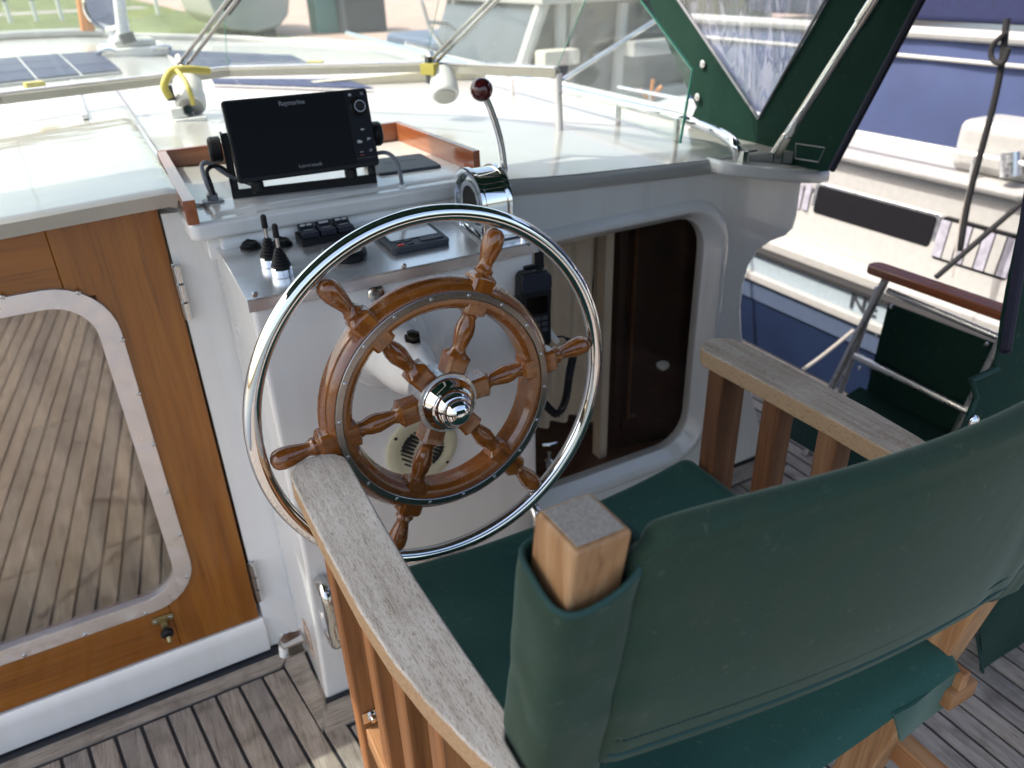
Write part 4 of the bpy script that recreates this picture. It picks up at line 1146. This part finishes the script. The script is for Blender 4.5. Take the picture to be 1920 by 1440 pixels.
ft([PX(1603, 667, XS-.01), PX(1815, 772, XS-.01)], .011); ft([PX(1665, 545, XS), PX(1890, 640, XS)], .009)
c_a, c_b = PX(1668, 562, XS+.01), PX(1890, 648, XS+.01)
def bc(u, v):
    y = c_a.y+.02*v+(c_b.y-c_a.y-.05)*u; z = c_a.z-.01-.47*v
    return (XS+.012+.012*math.sin(u*5+v*3)*v, y, z)
part('seat_back_canvas', thicken(grid(20, 20, bc), .004), 'canopy', fs)
def scn(u, v): return (1.53+u*(XS-1.53), 1.0+v*.34, .30-.03*math.sin(math.pi*u))
part('seat_canvas', thicken(grid(16, 12, scn), .004), 'canopy', fs)
for px, py in ((1672, 575), (1645, 628), (1850, 646), (1612, 690)):
    part('snap', lathe([(0, .007), (.003, .006), (.004, 0)], 14, axis(PX(px, py, XS+.003), (-1, 0, 0))), 'steel', fs)

# ================================================================== CANOPY SIDE PANEL, TUBE, ROOF
XV = 1.68
def vy(px, py): p = PX(px, py, XV); return (p.y, p.z)
cv = thing('canopy_side_panel', (XV, 1.6, 1.0), 'green canvas canopy side with a pointed clear window at the cabin corner', 'canopy panel')
bl_, ap_ = vy(1310, 266), vy(1545, 322)
f0, f1 = vy(1305, 200), vy(1215, 0); a1 = vy(1730, 0)
vl, vb, vr = vy(1275, 0), vy(1425, 222), vy(1550, 0)
def ext(p, q, z):
    u = (z-p[1])/(q[1]-p[1]); return (p[0]+(q[0]-p[0])*u, z)
ZT = 1.62
fe = ext(f0, f1, ZT); ae = ext(ap_, a1, ZT); ve = ext(vb, vl, ZT); we = ext(vb, vr, ZT)
hem = [vy(1340, 290), vy(1400, 300), vy(1460, 318), vy(1500, 326)]
polyc = [bl_]+hem+[ap_, vy(1562, 318), ae, we, vb, ve, fe, f1, f0, vy(1290, 232)]
bm = prism(polyc, 0, XV, XV+.003)
dense(bm, 5, .016, 5., 0)
part('canvas', bm, 'canopy', cv, sharp=80)
wp_ = prism([we, (vb[0], vb[1]-.002), ve], 0, XV+.0045, XV+.006)
dense(wp_, 5, .016, 5., 0)
part('clear_window', wp_, 'vinyl', cv, sharp=80)
def strip(pts, w, mat, name, x=XV-.006, th=.004):
    part(name, tube([(x, p[0], p[1]) for p in pts], w, 8), mat, cv)
wt = vy(1425, 222)
strip([ve, vl, wt, vr, we], .0045, 'grey', 'window_binding')
strip([vy(1562, 318), a1, ae], .010, 'zip', 'zip_tape')
for px, py in ((1318, 120), (1308, 182)): part('eyelet', lathe([(0, .011), (.003, .011), (.005, .007), (.005, 0)], 18, axis(PX(px, py, XV-.008), (-1, 0, 0))), 'steel', cv)
# a sewn patch outline
pq = [vy(1497, 268), vy(1552, 276), vy(1540, 303), vy(1496, 296)]
part('sewn_patch_outline', tube([(XV-.010, *p) for p in pq], .0011, 6, closed=True), 'print', cv)
XT = XV-.05
t0_, t1_ = PX(1452, 292, XT), PX(1642, 0, XT); td = (t1_-t0_)
tb = thing('canopy_tube', t0_, 'polished canopy tube rising from its foot on the cabin corner', 'tube')
part('tube', tube([t0_+td*.06, t0_+td*2.6], .0135, 20), 'chrome', tb)
part('socket', tube([t0_+td*.0, t0_+td*.16], .0160, 20), 'steel', tb)
part('sleeve_joint', tube([t0_+td*.88, t0_+td*1.06], .0165, 20), 'steel', tb)
part('fork', join(box(t0_+Vector((-.020, -.014, -.05)), t0_+Vector((-.014, .014, .012)), .001), box(t0_+Vector((.014, -.014, -.05)), t0_+Vector((.020, .014, .012)), .001), box(t0_+Vector((-.026, -.022, -.056)), t0_+Vector((.026, .022, -.050)), .001)), 'steel', tb)
part('foot_bolt', lathe([(-.03, .004), (.03, .004)], 10, axis(t0_+Vector((0, 0, -.005)), (1, 0, 0))), 'steel', tb)
# pad eye between rail and tube
pe = PZ(1392, 305, 1.03)
pd = thing('clamp_screw', pe, 'small steel clamp with a wing screw beside the rail foot', 'clamp')
part('body', join(box(pe+Vector((-.010, -.010, -.02)), pe+Vector((.010, .010, .03)), .002), box(pe+Vector((-.016, -.016, -.022)), pe+Vector((.016, .016, -.017)), .001)), 'steel', pd)
part('wing_screw', tube([pe+Vector((-.004, -.002, .026)), pe+Vector((.034, -.01, .026))], .0045, 10), 'steel', pd)
# hand rail forward from the corner
hr = thing('roof_handrail', PZ(1385, 305, 1.02), 'polished tubular handrail running forward along the right roof edge', 'handrail')
path = [PY(1384, 302, 1.50), PY(1378, 272, 1.50), PY(1352, 250, 1.58), PY(1310, 232, 1.72)]
path += [PZ(1240, 212, 1.10), PZ(1100, 178, 1.10), PZ(900, 128, 1.10), PZ(650, 62, 1.10)]
pth = smooth_path(path, 8)
part('tube', tube(pth, .0135, 16), 'chrome', hr)
for px, py in ((1270, 222), (1160, 194), (960, 144), (790, 98)):
    p = PZ(px, py, 1.10); part('stanchion', tube([p, p-Vector((0, 0, .17))], .009, 10), 'steel', hr)
# canopy roof over the cockpit (above the frame, it shades the helm)
cr = thing('cockpit_canopy', (0, .6, 2.05), 'green canvas canopy stretched over the cockpit', 'canopy')
def roofc(u, v):
    x = -.85+u*2.70; y = .12+v*1.84
    return (x, y, 2.12-.10*(2*u-1)**2-.04*abs(math.sin(v*6.28))**2)
part('canvas_roof', thicken(grid(24, 20, roofc), .004), 'canopy', cr)
for y in (.13, .95, 1.94):
    part('bow', tube([(x, y, 2.10-.10*(2*((x+.85)/2.70)-1)**2) for x in np.linspace(-.85, 1.85, 20)], .012, 12), 'steel', cr)
for x in (-.85,): part('leg', tube([(x, .95, 2.0), (x-.2, 1.4, .95)], .012, 12), 'steel', cr)
# aft panel at the right edge of the view
ap2 = thing('rolled_side_curtain', (1.4, .6, 1.0), 'dark green canvas side curtain with black zip hanging behind the helm chair', 'side curtain')
YC = .6
def cyz(px, py): p = PY(px, py, YC); return (p.x, p.z)
edge = [cyz(1893, 545), cyz(1876, 655), cyz(1868, 690), cyz(1820, 712), cyz(1828, 745), cyz(1805, 800), cyz(1770, 830), cyz(1795, 1000), cyz(1830, 1200), cyz(1842, 1270), cyz(1872, 1340), cyz(1930, 1430)]
top = ext(edge[1], edge[0], 1.95)
poly = [top]+edge+[(2.45, -.2), (2.45, 1.95)]
bm = prism(poly, 1, YC, YC+.004); dense(bm, 6, .035, 4., 1)
part('canvas', bm, 'canopy', ap2, sharp=80)
e2 = [Vector((top[0], YC-.008, top[1]))]+[Vector((e[0], YC-.008, e[1])) for e in edge[:2]]
part('zip', tube(smooth_path(e2, 6), .0085, 8), 'zip', ap2)
e3 = [Vector((e[0], YC-.004, e[1])) for e in edge[2:]]
part('edge_binding', tube(e3, .0035, 8), 'darkg', ap2)
for px, py in ((1825, 790), (1874, 1328)): part('snap', lathe([(0, .012), (.003, .011), (.006, .007), (.007, .003), (.009, 0)], 20, axis(PY(px, py, YC-.012), (0, -1, 0))), 'chrome', ap2)

part('curtain_pole', tube([(top[0], YC+.012, 1.955), (2.46, YC+.012, 1.955), (2.46, YC+.012, 0)], .012, 12), 'steel', ap2)
# ================================================================== WINDSCREEN
ws = thing('windscreen', (.5, 2.6, 1.1), 'raked glass windscreen standing on the coachroof in a tan rubber frame', 'windscreen')
ZB = 1.205
bar = [PZ(0, 187, ZB), PZ(430, 136, ZB), PZ(800, 127, ZB), PZ(1046, 138, ZB)]
bar = [Vector((-1.75, 2.05, ZB)), Vector((-1.05, 2.45, ZB))]+bar
def flatbar(a, c, w, h): 
    d = (c-a).normalized(); return box((0, -w/2, -h/2), ((c-a).length, w/2, h/2), .003, 2, axis(a, d))
for a, c in zip(bar, bar[1:]): part('lower_frame', flatbar(a, c, .030, .023), 'tan', ws); 
for a, c in zip(bar, bar[1:]): part('frame_capping', flatbar(a+Vector((0, .006, .0155)), c+Vector((0, .006, .0155)), .022, .008), 'alu', ws)
def topof(p): return Vector((XC+(p.x-XC)*.93, p.y-.83, ZB+.86))
for a, c in zip(bar, bar[1:]):
    A, C2 = a+Vector((0, 0, .022)), c+Vector((0, 0, .022)); T, U = topof(a), topof(c)
    bm = B(); n_ = (C2-A).cross(T-A).normalized()*.0025
    vs = [bm.verts.new(q+s*n_) for s in (-1, 1) for q in (A, C2, U, T)]
    for f in ((0, 1, 2, 3), (7, 6, 5, 4), (0, 4, 5, 1), (1, 5, 6, 2), (2, 6, 7, 3), (3, 7, 4, 0)): bm.faces.new([vs[i] for i in f])
    part('glass_pane', bm, 'glass', ws, smooth=False)
    part('pane_joint', tube([C2, U], .0012, 6), 'gedge', ws)
part('top_frame', tube([topof(p) for p in bar], .016, 10), 'steel', ws)
# side pane
xa = bar[-1].x+.004
sp = [PX(1050, 170, xa+.01), PX(1274, 268, xa+.03), PX(1310, 130, xa+.05), PX(1213, 0, xa+.05)]
sp[0].z = 1.13
sp_top = sp[3]+(sp[3]-sp[2]).normalized()*.9
sp_poly = [(q.y, q.z) for q in sp]+[(topof(bar[-1]).y-.1, 2.0), (topof(bar[-1]).y+.2, 2.0)]
pp = prism([(sp[0].y, sp[0].z), (sp[1].y, sp[1].z), (sp[2].y, sp[2].z), (sp[3].y, sp[3].z), (1.95, 1.9), (2.0, 1.9)], 0, xa+.03, xa+.035)
part('side_pane', pp, 'glass', ws, smooth=False)
part('pane_edge', tube([Vector((xa+.032, q.y, q.z)) for q in (sp[1], sp[2], sp[3])]+[Vector((xa+.032, 1.95, 1.9))], .0035, 8), 'gedge', ws)
part('corner_post', tube([bar[-1], bar[-1]+Vector((0, -.01, -.17))], .012, 10), 'alu', ws)
for p in (bar[1],):
    part('stand_off', tube([p, p-Vector((0, 0, .09))], .010, 8), 'whitep', ws)
for px, py, r_ in ((66, 163, .022), (592, 123, .020), (806, 128, .020)):
    p = PZ(px, py, ZB+.006)
    i = 3 if px > 430 else 2
    d = (bar[i+1]-bar[i]).normalized() if px != 806 else (bar[5]-bar[4]).normalized()
    part('yellow_tape', box((-.026, -.0165, -.0185), (.026, .0165, .0145), .002, 2, axis(p, d)), 'tape', ws)
def motor(px, py, fx, fy, full, lab):
    p = PY(px, py-22, 2.68 if full else 2.42); q = PY(px+6, py+22, 2.60 if full else 2.36)
    o = thing('wiper_motor', p, lab, 'wiper motor', 'wiper motors under the windscreen frame')
    d = (q-p); ax_ = axis(p, d); L = d.length
    part('can', lathe([(0, .030), (.004, .042), (L*.55, .042), (L*.56, .045), (L*.9, .045), (L, .040), (L+.002, .02), (L+.002, 0)], 32, ax_), 'whitep', o)
    part('end_disc', lathe([(L+.002, .034), (L+.005, .033), (L+.005, 0)], 28, ax_), 'gelroof', o)
    fz = PZ(fx, fy, zr(PZ(fx, fy, 1.1).x)+.003)
    if full:
        part('mount_stem', tube([q+Vector((0, .02, -.02)), fz+Vector((0, 0, .03))], .014, 12), 'steel', o)
        part('mount_foot', join(box(fz-Vector((.045, .028, .002)), fz+Vector((.045, .028, .010)), .004), box(fz+Vector((-.05, -.012, .008)), fz+Vector((-.015, .012, .04)), .006)), 'whitep', o)
        part('yellow_hose', tube(smooth_path([PY(392, 133, 2.62), PY(350, 130, 2.60), PY(322, 134, 2.60), PY(308, 160, 2.58), PY(318, 184, 2.58)], 8), .011, 12), 'tape', o)
        part('yellow_hose', tube(smooth_path([PY(332, 132, 2.58), PY(346, 150, 2.53), PY(356, 172, 2.50), PY(362, 195, 2.52)], 8), .007, 10), 'tape', o)
        part('plug', tube([PY(314, 160, 2.6), PY(322, 188, 2.6)], .012, 10), 'char2', o)
    else:
        part('bracket', box(p+Vector((-.05, -.01, -.03)), p+Vector((-.035, .02, .05)), .003), 'char', o)
motor(352, 178, 357, 226, True, 'white cylindrical wiper motor wrapped with yellow hose, left of the plotter')
motor(829, 158, 835, 190, False, 'plain white cylindrical wiper motor without hose, behind the red ball lever')
def wiper(p, d, L, lab):
    o = thing('windscreen_wiper', p, lab, 'wiper', 'wipers outside the windscreen')
    q = p+d*L; n_ = Vector((0, -.7, -.7)); side_ = d.cross(Vector((0, .72, .70))).normalized()*.012
    part('arm_rod', tube([p+side_, q+side_*.8], .006, 8), 'steelband', o); part('arm_rod', tube([p-side_, q-side_*.8], .006, 8), 'steelband', o)
    part('spindle', lathe([(-.03, .014), (.03, .016), (.035, .008)], 16, axis(p, (0, .72, .70))), 'steel', o)
    part('blade', box((L*.45, -.006, -.012), (L*1.25, .006, .010), .002, 1, axis(p+Vector((.02, .012, .008)), d)), 'rubber', o)
p = PY(345, 124, 2.72)+Vector((0, .03, .0)); wiper(p, (PY(440, 0, 2.50)+Vector((0, .03, 0))-p).normalized(), .55, 'long wiper arm leaning across the windscreen above the hose wrapped motor')
p = PY(818, 118, 2.40)+Vector((0, .03, .0)); wiper(p, (PY(935, 0, 2.20)+Vector((0, .03, 0))-p).normalized(), .5, 'right hand wiper arm rising behind the red ball lever')

# ================================================================== FOREDECK GEAR
def solar(px, lab):
    c = [PZ(a, b_, 1.10) for a, b_ in px]
    o = thing('solar_panel', c[0], lab, 'solar panel', 'solar panels on the foredeck')
    def pt(u, v, dz=0):
        q = c[0].lerp(c[1], u).lerp(c[3].lerp(c[2], u), v); return Vector((q.x, q.y, zroof(q.x, q.y)+.012+dz))
    part('backing', thicken(grid(6, 4, lambda u, v: pt(u, v, -.001)), .008), 'whitep', o)
    nu, nv = 6, 3
    for i in range(nu):
        for j in range(nv):
            part('cell', thicken(grid(1, 1, lambda u, v: pt((i+.02+u*.96)/nu, (j+.02+v*.96)/nv, .003)), .0015), 'solar', o)
solar([(-330, 152), (186, 102), (232, 143), (-330, 215)], 'dark solar panel with white grid lines at the left edge of the photo')
solar([(300, 92), (545, 88), (610, 118), (350, 128)], 'solar panel on the foredeck behind the left wiper arm')
solar([(395, 150), (640, 133), (700, 150), (400, 160)], 'narrow solar panel just aft of the windscreen bar')
mt = thing('mooring_bollard', PZ(262, 108, 1.09), 'white deck box with cleats in front of the searchlight', 'deck fitting')
p = PZ(258, 108, 1.09)
part('box', box(p+Vector((-.17, 0, 0)), p+Vector((.17, .42, .05)), .015), 'whitep', mt)
part('lid', box(p+Vector((-.10, .05, .051)), p+Vector((.12, .36, .085)), .015), 'gelroof', mt)
for dx in (-.15, .13): part('cleat', tube(smooth_path([p+Vector((dx-.05, -.04, .04)), p+Vector((dx, -.05, .05)), p+Vector((dx+.05, -.04, .04))], 4), .012, 8), 'steel', mt)
slp = thing('searchlight', PY(205, 90, 5.2), 'chromed searchlight on a white stand at the bow', 'searchlight')
p = PY(198, 22, 5.2)
part('lamp_bowl', lathe([(0, .02), (.03, .07), (.09, .105), (.13, .11), (.135, .10), (.12, .09), (.12, 0)], 32, axis(p+Vector((.04, .08, .03)), (-.35, -.9, -.1))), 'chrome', slp)
q = PY(222, 95, 5.2)
part('stand', tube([p+Vector((.05, .02, 0)), q], [.03, .05], 12), 'whitep', slp)
part('horn', tube([PY(205, 0, 5.1)+Vector((.06, 0, .1)), PY(232, 62, 5.1), q], [.028, .035, .05], 14), 'whitep', slp)
part('stand_base', box(q+Vector((-.10, -.1, -.05)), q+Vector((.12, .12, .03)), .02), 'whitep', slp)
part('motor_housing', tube([PY(235, 62, 5.0), PY(243, 80, 5.0)], .04, 10), 'char', slp)
op = thing('bow_post', PY(165, 58, 6.6), 'orange varnished wooden post at the bow beside the searchlight', 'post')
part('post', tube([PY(165, 58, 6.6), PY(150, -40, 6.6)], .045, 8), 'orange', op)
# bow rail wires in front of the far bank
for a, c in (((650, 62), (720, 78)),):
    pass

# ================================================================== NEIGHBOUR BOAT, to the right
nb = thing('moored_motor_cruiser', (3.4, 3, -1.1), 'white motor cruiser with navy hull and blue covers moored alongside on the right', 'boat')
Y0, Y1 = -1.5, 7.5
XH = 3.0
def ext_y(x0, x1, z0, z1, mat, name, bev=0): return part(name, box((x0, Y0, z0), (x1, Y1, z1), bev), mat, nb)
ext_y(XH, 6.2, -1.4, -.16, 'nbnavy', 'hull'); ext_y(XH-.01, 6.2, -.158, -.055, 'nbmid', 'boot_stripe')
ext_y(XH-.03, 6.2, -.053, -.012, 'nbwhite', 'rubbing_strake', .01); ext_y(XH, 6.2, -.010, .088, 'nbblue', 'topside_band')
ext_y(XH-.02, 6.2, .090, .112, 'rope', 'gunwale', .006); ext_y(XH+.03, 6.2, .114, .16, 'nbwhite', 'deck_edge', .01)
XB = 3.22
zl = PX(1700, 455, XB).z
part('cabin_lower_side', prism([(XB-.03, .162), (XB, .41), (XB+2.6, .41), (XB+2.6, .162)], 1, Y0, 4.9), 'nbwhite', nb)
wz0, wz1 = PX(1640, 425, XB).z, PX(1640, 370, XB).z
ztop_ = PX(1740, 395, XB).z
part('cabin_window_band', prism([(XB+.012, .412), (XB+.03, .60), (XB+2.6, .60), (XB+2.6, .412)], 1, Y0, 4.3), 'nbwhite', nb)
def nbwin(p0, p1, z0, z1, mat, name, y_in=.0):
    ya, yb_ = sorted((p0, p1)); pol = rrect(ya, z0, yb_, z1, .018, 4)
    b_ = prism(pol, 0, XB-.006, XB+.014, .003, 1)
    for v in b_.verts: v.co.x += (v.co.z-.41)*.09
    return part(name, b_, mat, nb)
ya = PX(1530, 375, XB).y; yb_ = PX(1750, 440, XB).y
nbwin(ya+.02, yb_-.02, PX(1600, 420, XB).z-.012, PX(1640, 375, XB).z+.012, 'alutube', 'window_seal'); part_ = COL.objects[-1]; part_.location.x += .004
nbwin(ya, yb_, PX(1600, 420, XB).z, PX(1640, 375, XB).z, 'nbglass', 'long_window')
wy0, wy1 = PX(1762, 430, XB).y, PX(1905, 480, XB).y
zc0, zc1 = PX(1820, 505, XB).z, PX(1820, 418, XB).z
nbwin(wy0, wy1, zc0, zc1, 'nbglass', 'curtained_window')
for k in range(7):
    y = wy1+(wy0-wy1)*(k+.5)/7
    b_ = box((XB-.012, y-.022, zc0+.015), (XB-.008, y+.022, zc1-.015), .002)
    for v in b_.verts: v.co.x += (v.co.z-.41)*.09
    part('curtain_strip', b_, 'nbwhite' if k % 2 else 'nbcurt', nb)
for k in range(3):
    y = ya+.05+.05*k; b_ = box((XB-.012, y-.018, PX(1600, 420, XB).z), (XB-.009, y+.018, PX(1640, 375, XB).z), .002)
    for v in b_.verts: v.co.x += (v.co.z-.41)*.09
    part('curtain_strip', b_, 'nbcurt', nb)
zr1 = PX(1700, 310, XB+.1).z
part('cabin_roof', prism([(XB-.02, .60), (XB-.03, .625), (XB+.10, zr1), (XB+.35, zr1+.04), (XB+2.7, zr1+.06), (XB+2.7, .60)], 1, Y0, 4.35, .01), 'nbwhite', nb)
ZCV = PX(1800, 65, XB+.4).z
def cov(u, v): 
    y = Y0+u*5.7; z = zr1+.03+v*(ZCV-zr1-.05)
    return (XB+.40+.03*noise.noise(Vector((y*1.6, z*3, 0)))-.03*math.sin(v*3.1), y, z)
part('blue_cover', thicken(grid(60, 14, cov), .01), 'tarp', nb, sharp=80)
part('dark_upper_cover', box((XB+.62, Y0, ZCV+.03), (XB+2.4, 4.0, ZCV+1.5), .03), 'tarp2', nb)
part('cover_rail', tube([(XB+.38, Y0, ZCV), (XB+.38, 4.25, ZCV)], .028, 10), 'nbwhite', nb)
part('cover_rail', tube([(XB+.36, Y0, ZCV-.11), (XB+.36, 4.25, ZCV-.10)], .010, 8), 'nbwhite', nb)
part('guard_rail', tube([(XB+.1, Y0, zr1+.11), (XB+.1, 4.6, zr1+.10)], .012, 8), 'alutube', nb)
for y in np.arange(-1, 4.7, .75): part('guard_stanchion', tube([(XB+.1, y, zr1-.01), (XB+.1, y, zr1+.11)], .010, 8), 'alutube', nb)
q = PX(1860, 250, XB+.25)
part('moulded_seat', box((XB+.15, q.y-.30, q.z-.16), (XB+.55, q.y+.10, q.z+.06), .05, 4), 'nbwhite', nb)
part('vent_post', tube([PX(1895, 330, XB+.1), PX(1895, 285, XB+.1)], .04, 14), 'alutube', nb)
part('step_fold', box((XB-.05, wy1-.6, .165), (XB+.01, wy1-.15, .19), .01), 'nbwhite', nb)
lp = PX(1622, 556, XH-.004)
text('name_lettering', 'NE', .105, plane_mx((XH-.005, lp.y, .040), (0, -1, 0), (0, 0, 1)), 'char2', nb, ext=.001, bold=.002, sx=1.15)
# ropes
def rope(name, pts, r_, mat, lab, cat='rope', grp=None):
    o = part(name, tube(smooth_path(pts, 8), r_, 8), mat, label=lab, cat=cat); return o
rope('hanging_rope', [PX(1888, 35, 3.0), PX(1878, 120, 3.0), PX(1862, 200, 3.0), PX(1838, 290, 3.0), PX(1815, 380, 3.0), PX(1800, 470, 3.0)], .012, 'rope', 'dark rope hanging from the cover rail of the neighbouring cruiser')
rope('rope_loop', [PX(1888, 60, 2.98), PX(1862, 85, 2.98), PX(1860, 110, 2.98), PX(1880, 118, 2.98), PX(1892, 90, 2.98)], .010, 'rope', 'dark rope loop tied round the cover rail')
rope('mooring_line', [PX(1925, 372, 2.9), PX(1830, 455, 2.75), PX(1755, 520, 2.6)], .010, 'rope', 'dark mooring line slanting across the curtained window of the cruiser')
rope('thin_line', [PX(1830, 300, 3.0), PX(1800, 420, 3.0), PX(1786, 520, 2.9)], .004, 'rope2', 'thin pale line hanging beside the dark rope')
rope('spring_line', [PX(1600, 620, 2.9), PX(1545, 665, 2.7), PX(1490, 705, 2.5)], .009, 'rope2', 'pale mooring line in front of the navy hull')

# ================================================================== FURTHER BOATS AND SHORE
def hullform(x, y, L, Wd, z0, z1, mat, parent, name='hull', rot=0):
    bm = B(); rings = []
    for k in range(13):
        t_ = k/12; w = Wd*(1-(max(0, t_-.35)/.65)**2.2)+.02
        rings.append([bm.verts.new(v) for v in ((-w*.5, t_*L, z1+.1*t_), (-w*.42, t_*L, (z0+z1)/2), (0, t_*L, z0), (w*.42, t_*L, (z0+z1)/2), (w*.5, t_*L, z1+.1*t_))])
    for a, c in zip(rings, rings[1:]):
        for i in range(4): bm.faces.new((a[i], a[i+1], c[i+1], c[i]))
        bm.faces.new((a[4], a[0], c[0], c[4]))
    bm.faces.new(rings[0]); bm.faces.new(rings[-1])
    bm.transform(Matrix.Translation((x, y, 0))@Matrix.Rotation(R(rot), 4, 'Z'))
    return part(name, bm, mat, parent)
YW = 7.0
a_ = PY(960, 190, YW); 
wb = thing('wheelhouse_boat', (4.6, YW, -1.1), 'white boat with a tall windowed wheelhouse beyond the foredeck', 'boat')
hullform(5.2, 4.2, 9, 3.2, -1.4, -.05, 'nbwhite', wb)
def wpy(px, py): p = PY(px, py, YW); return (p.x, p.z)
zbot = -.1
A_, B_, C_, D_ = wpy(958, 190), wpy(1018, 8), wpy(1300, 0), wpy(1330, 230)
def wbar(p, q, w=.07): 
    P_, Q_ = Vector((p[0], YW, p[1])), Vector((q[0], YW, q[1])); part('window_post', tube([P_, Q_], w, 8), 'nbwhite', wb)
part('wheelhouse_glass', prism([(A_[0], A_[1]-.1), B_, (C_[0]+1.2, C_[1]), (C_[0]+1.2, A_[1]-.5)], 1, YW+.05, YW+2.2), 'wheelhse', wb)
part('wheelhouse_roof', box((B_[0]-.1, YW-.15, B_[1]), (C_[0]+1.3, YW+2.4, B_[1]+.10), .03), 'nbwhite', wb)
wbar(wpy(958, 190), wpy(1018, 5)); wbar(wpy(1050, 118), wpy(1050, 5), .06); wbar(wpy(1155, 175), wpy(1168, 5), .06); wbar(wpy(1290, 180), wpy(1296, 5), .06)
part('wheelhouse_coaming', box((A_[0]-.6, YW-.1, -.35), (C_[0]+1.3, YW+2.3, A_[1]-.02), .03), 'nbwhite', wb)
part('foredeck_cabin', box((A_[0]-1.6, YW+.5, -.35), (A_[0]-.6, YW+2.3, .32), .08), 'nbwhite', wb)
p = PY(1045, 105, YW-.2); part('deck_locker', box(p-Vector((.2, .1, .08)), p+Vector((.2, .1, .06)), .03), 'tan', wb)
p = PY(1220, 90, YW-.3); part('roof_box', box(p-Vector((.28, .1, .06)), p+Vector((.28, .1, .08)), .02), 'nbwhite', wb)
p = PY(1270, 225, 5.6)
sb_ = thing('white_launch', (4.6, 5, -1.1), 'low white launch deck between the handrail and the wheelhouse boat', 'boat')
hullform(4.55, 1.6, 5.0, 2.4, -1.3, -.25, 'nbwhite', sb_, rot=2)
part('launch_cabin', box((3.95, 4.4, -.26), (5.0, 5.6, .0), .06), 'nbwhite', sb_)
p = PY(1220, 175, 6.0)
an = thing('orange_anchor', p, 'small orange anchor shaped fitting on the far launch', 'anchor')
part('anchor_shape', tube([p+Vector((-.12, 0, .04)), p+Vector((0, 0, -.06)), p+Vector((.12, 0, .05))], .02, 8), 'orange', an); part('shank', tube([p+Vector((0, 0, -.06)), p+Vector((.02, 0, .12))], .016, 8), 'orange', an)
# boat ashore on trestles
yb2 = 30.
p0, p1 = PY(392, 0, yb2), PY(552, 62, yb2)
by = thing('boat_ashore', ((p0.x+p1.x)/2, yb2, -.6), 'white boat hull propped on trestles on the bank', 'boat')
cxx = (p0.x+p1.x)/2; zk = PY(470, 62, yb2).z
hw = (PY(552, 10, yb2).x-PY(395, 10, yb2).x)/2
prf_ = [(-hw, zk+2.4), (-hw, zk+1.2), (-hw*.88, zk+.5), (-hw*.6, zk+.12), (0, zk), (hw*.6, zk+.12), (hw*.88, zk+.5), (hw, zk+1.2), (hw, zk+2.4)]
part('hull', prism([(cxx+a, b_) for a, b_ in prf_], 1, yb2, yb2+7, .1, 3), 'nbwhite', by)
for dx in (-.55, .55):
    part('trestle', box((cxx+dx-.22, yb2+.3, -.6), (cxx+dx+.22, yb2+.8, zk+.08), .02), 'char', by)
def shore(px, py, w, h, y, mat, name, lab, cat):
    p = PY(px, py, y); o = thing(name, (p.x, y, -.6), lab, cat)
    part('body', box((p.x-w/2, y, -.6), (p.x+w/2, y+w*.7, -.6+h), .05), mat, o); return o, p
o, p = shore(640, 70, 1.6, 2.3, 30., 'bin', 'shore_container', 'grey green container standing on the paved quay', 'container')
part('lid', box((p.x-.9, 29.9, 1.7), (p.x+.9, 31.3, 1.85), .03), 'char', o)
o, p = shore(690, 60, 1.5, 1.2, 29., 'char', 'quay_locker', 'low dark locker on the quay right of the container', 'locker')
part('lid', box((p.x-.8, 28.95, .6), (p.x+.8, 30.1, .68), .02), 'quay', o)
# yacht fittings between: pulpit of a neighbour
pu = thing('pulpit_rail', PY(820, 60, 9.), 'chromed pulpit rail of a boat moored beyond the bow', 'railing')
for pts in ([(790, 0), (810, 60), (850, 110)], [(850, 0), (860, 40), (880, 90)], [(760, 80), (830, 95), (940, 105)], [(800, 40), (860, 48), (930, 60)]):
    part('rail_tube', tube(smooth_path([PY(a, b_, 9.) for a, b_ in pts], 5), .022, 8), 'alutube', pu)
nbb = thing('moored_dinghy', PY(860, 90, 9.), 'pale blue and white boat bow moored beyond the foredeck', 'boat')
bq = PY(850, 120, 9.)
hullform(bq.x+.4, 8.2, 5, 2.4, -1.4, bq.z-.05, 'nbwhite', nbb, rot=-8)
part('blue_cover', box((bq.x-.1, 9.2, bq.z-.06), (bq.x+.9, 11, bq.z+.25), .1, 3), 'nbmid', nbb)
# fallen stay slanting to the canopy
stay = part('steel_stay', tube([PY(1055, 150, 3.2), PY(1235, 35, 3.2)], .012, 8), 'steel', label='thin steel stay slanting from the windscreen corner up to the canopy', cat='stay')
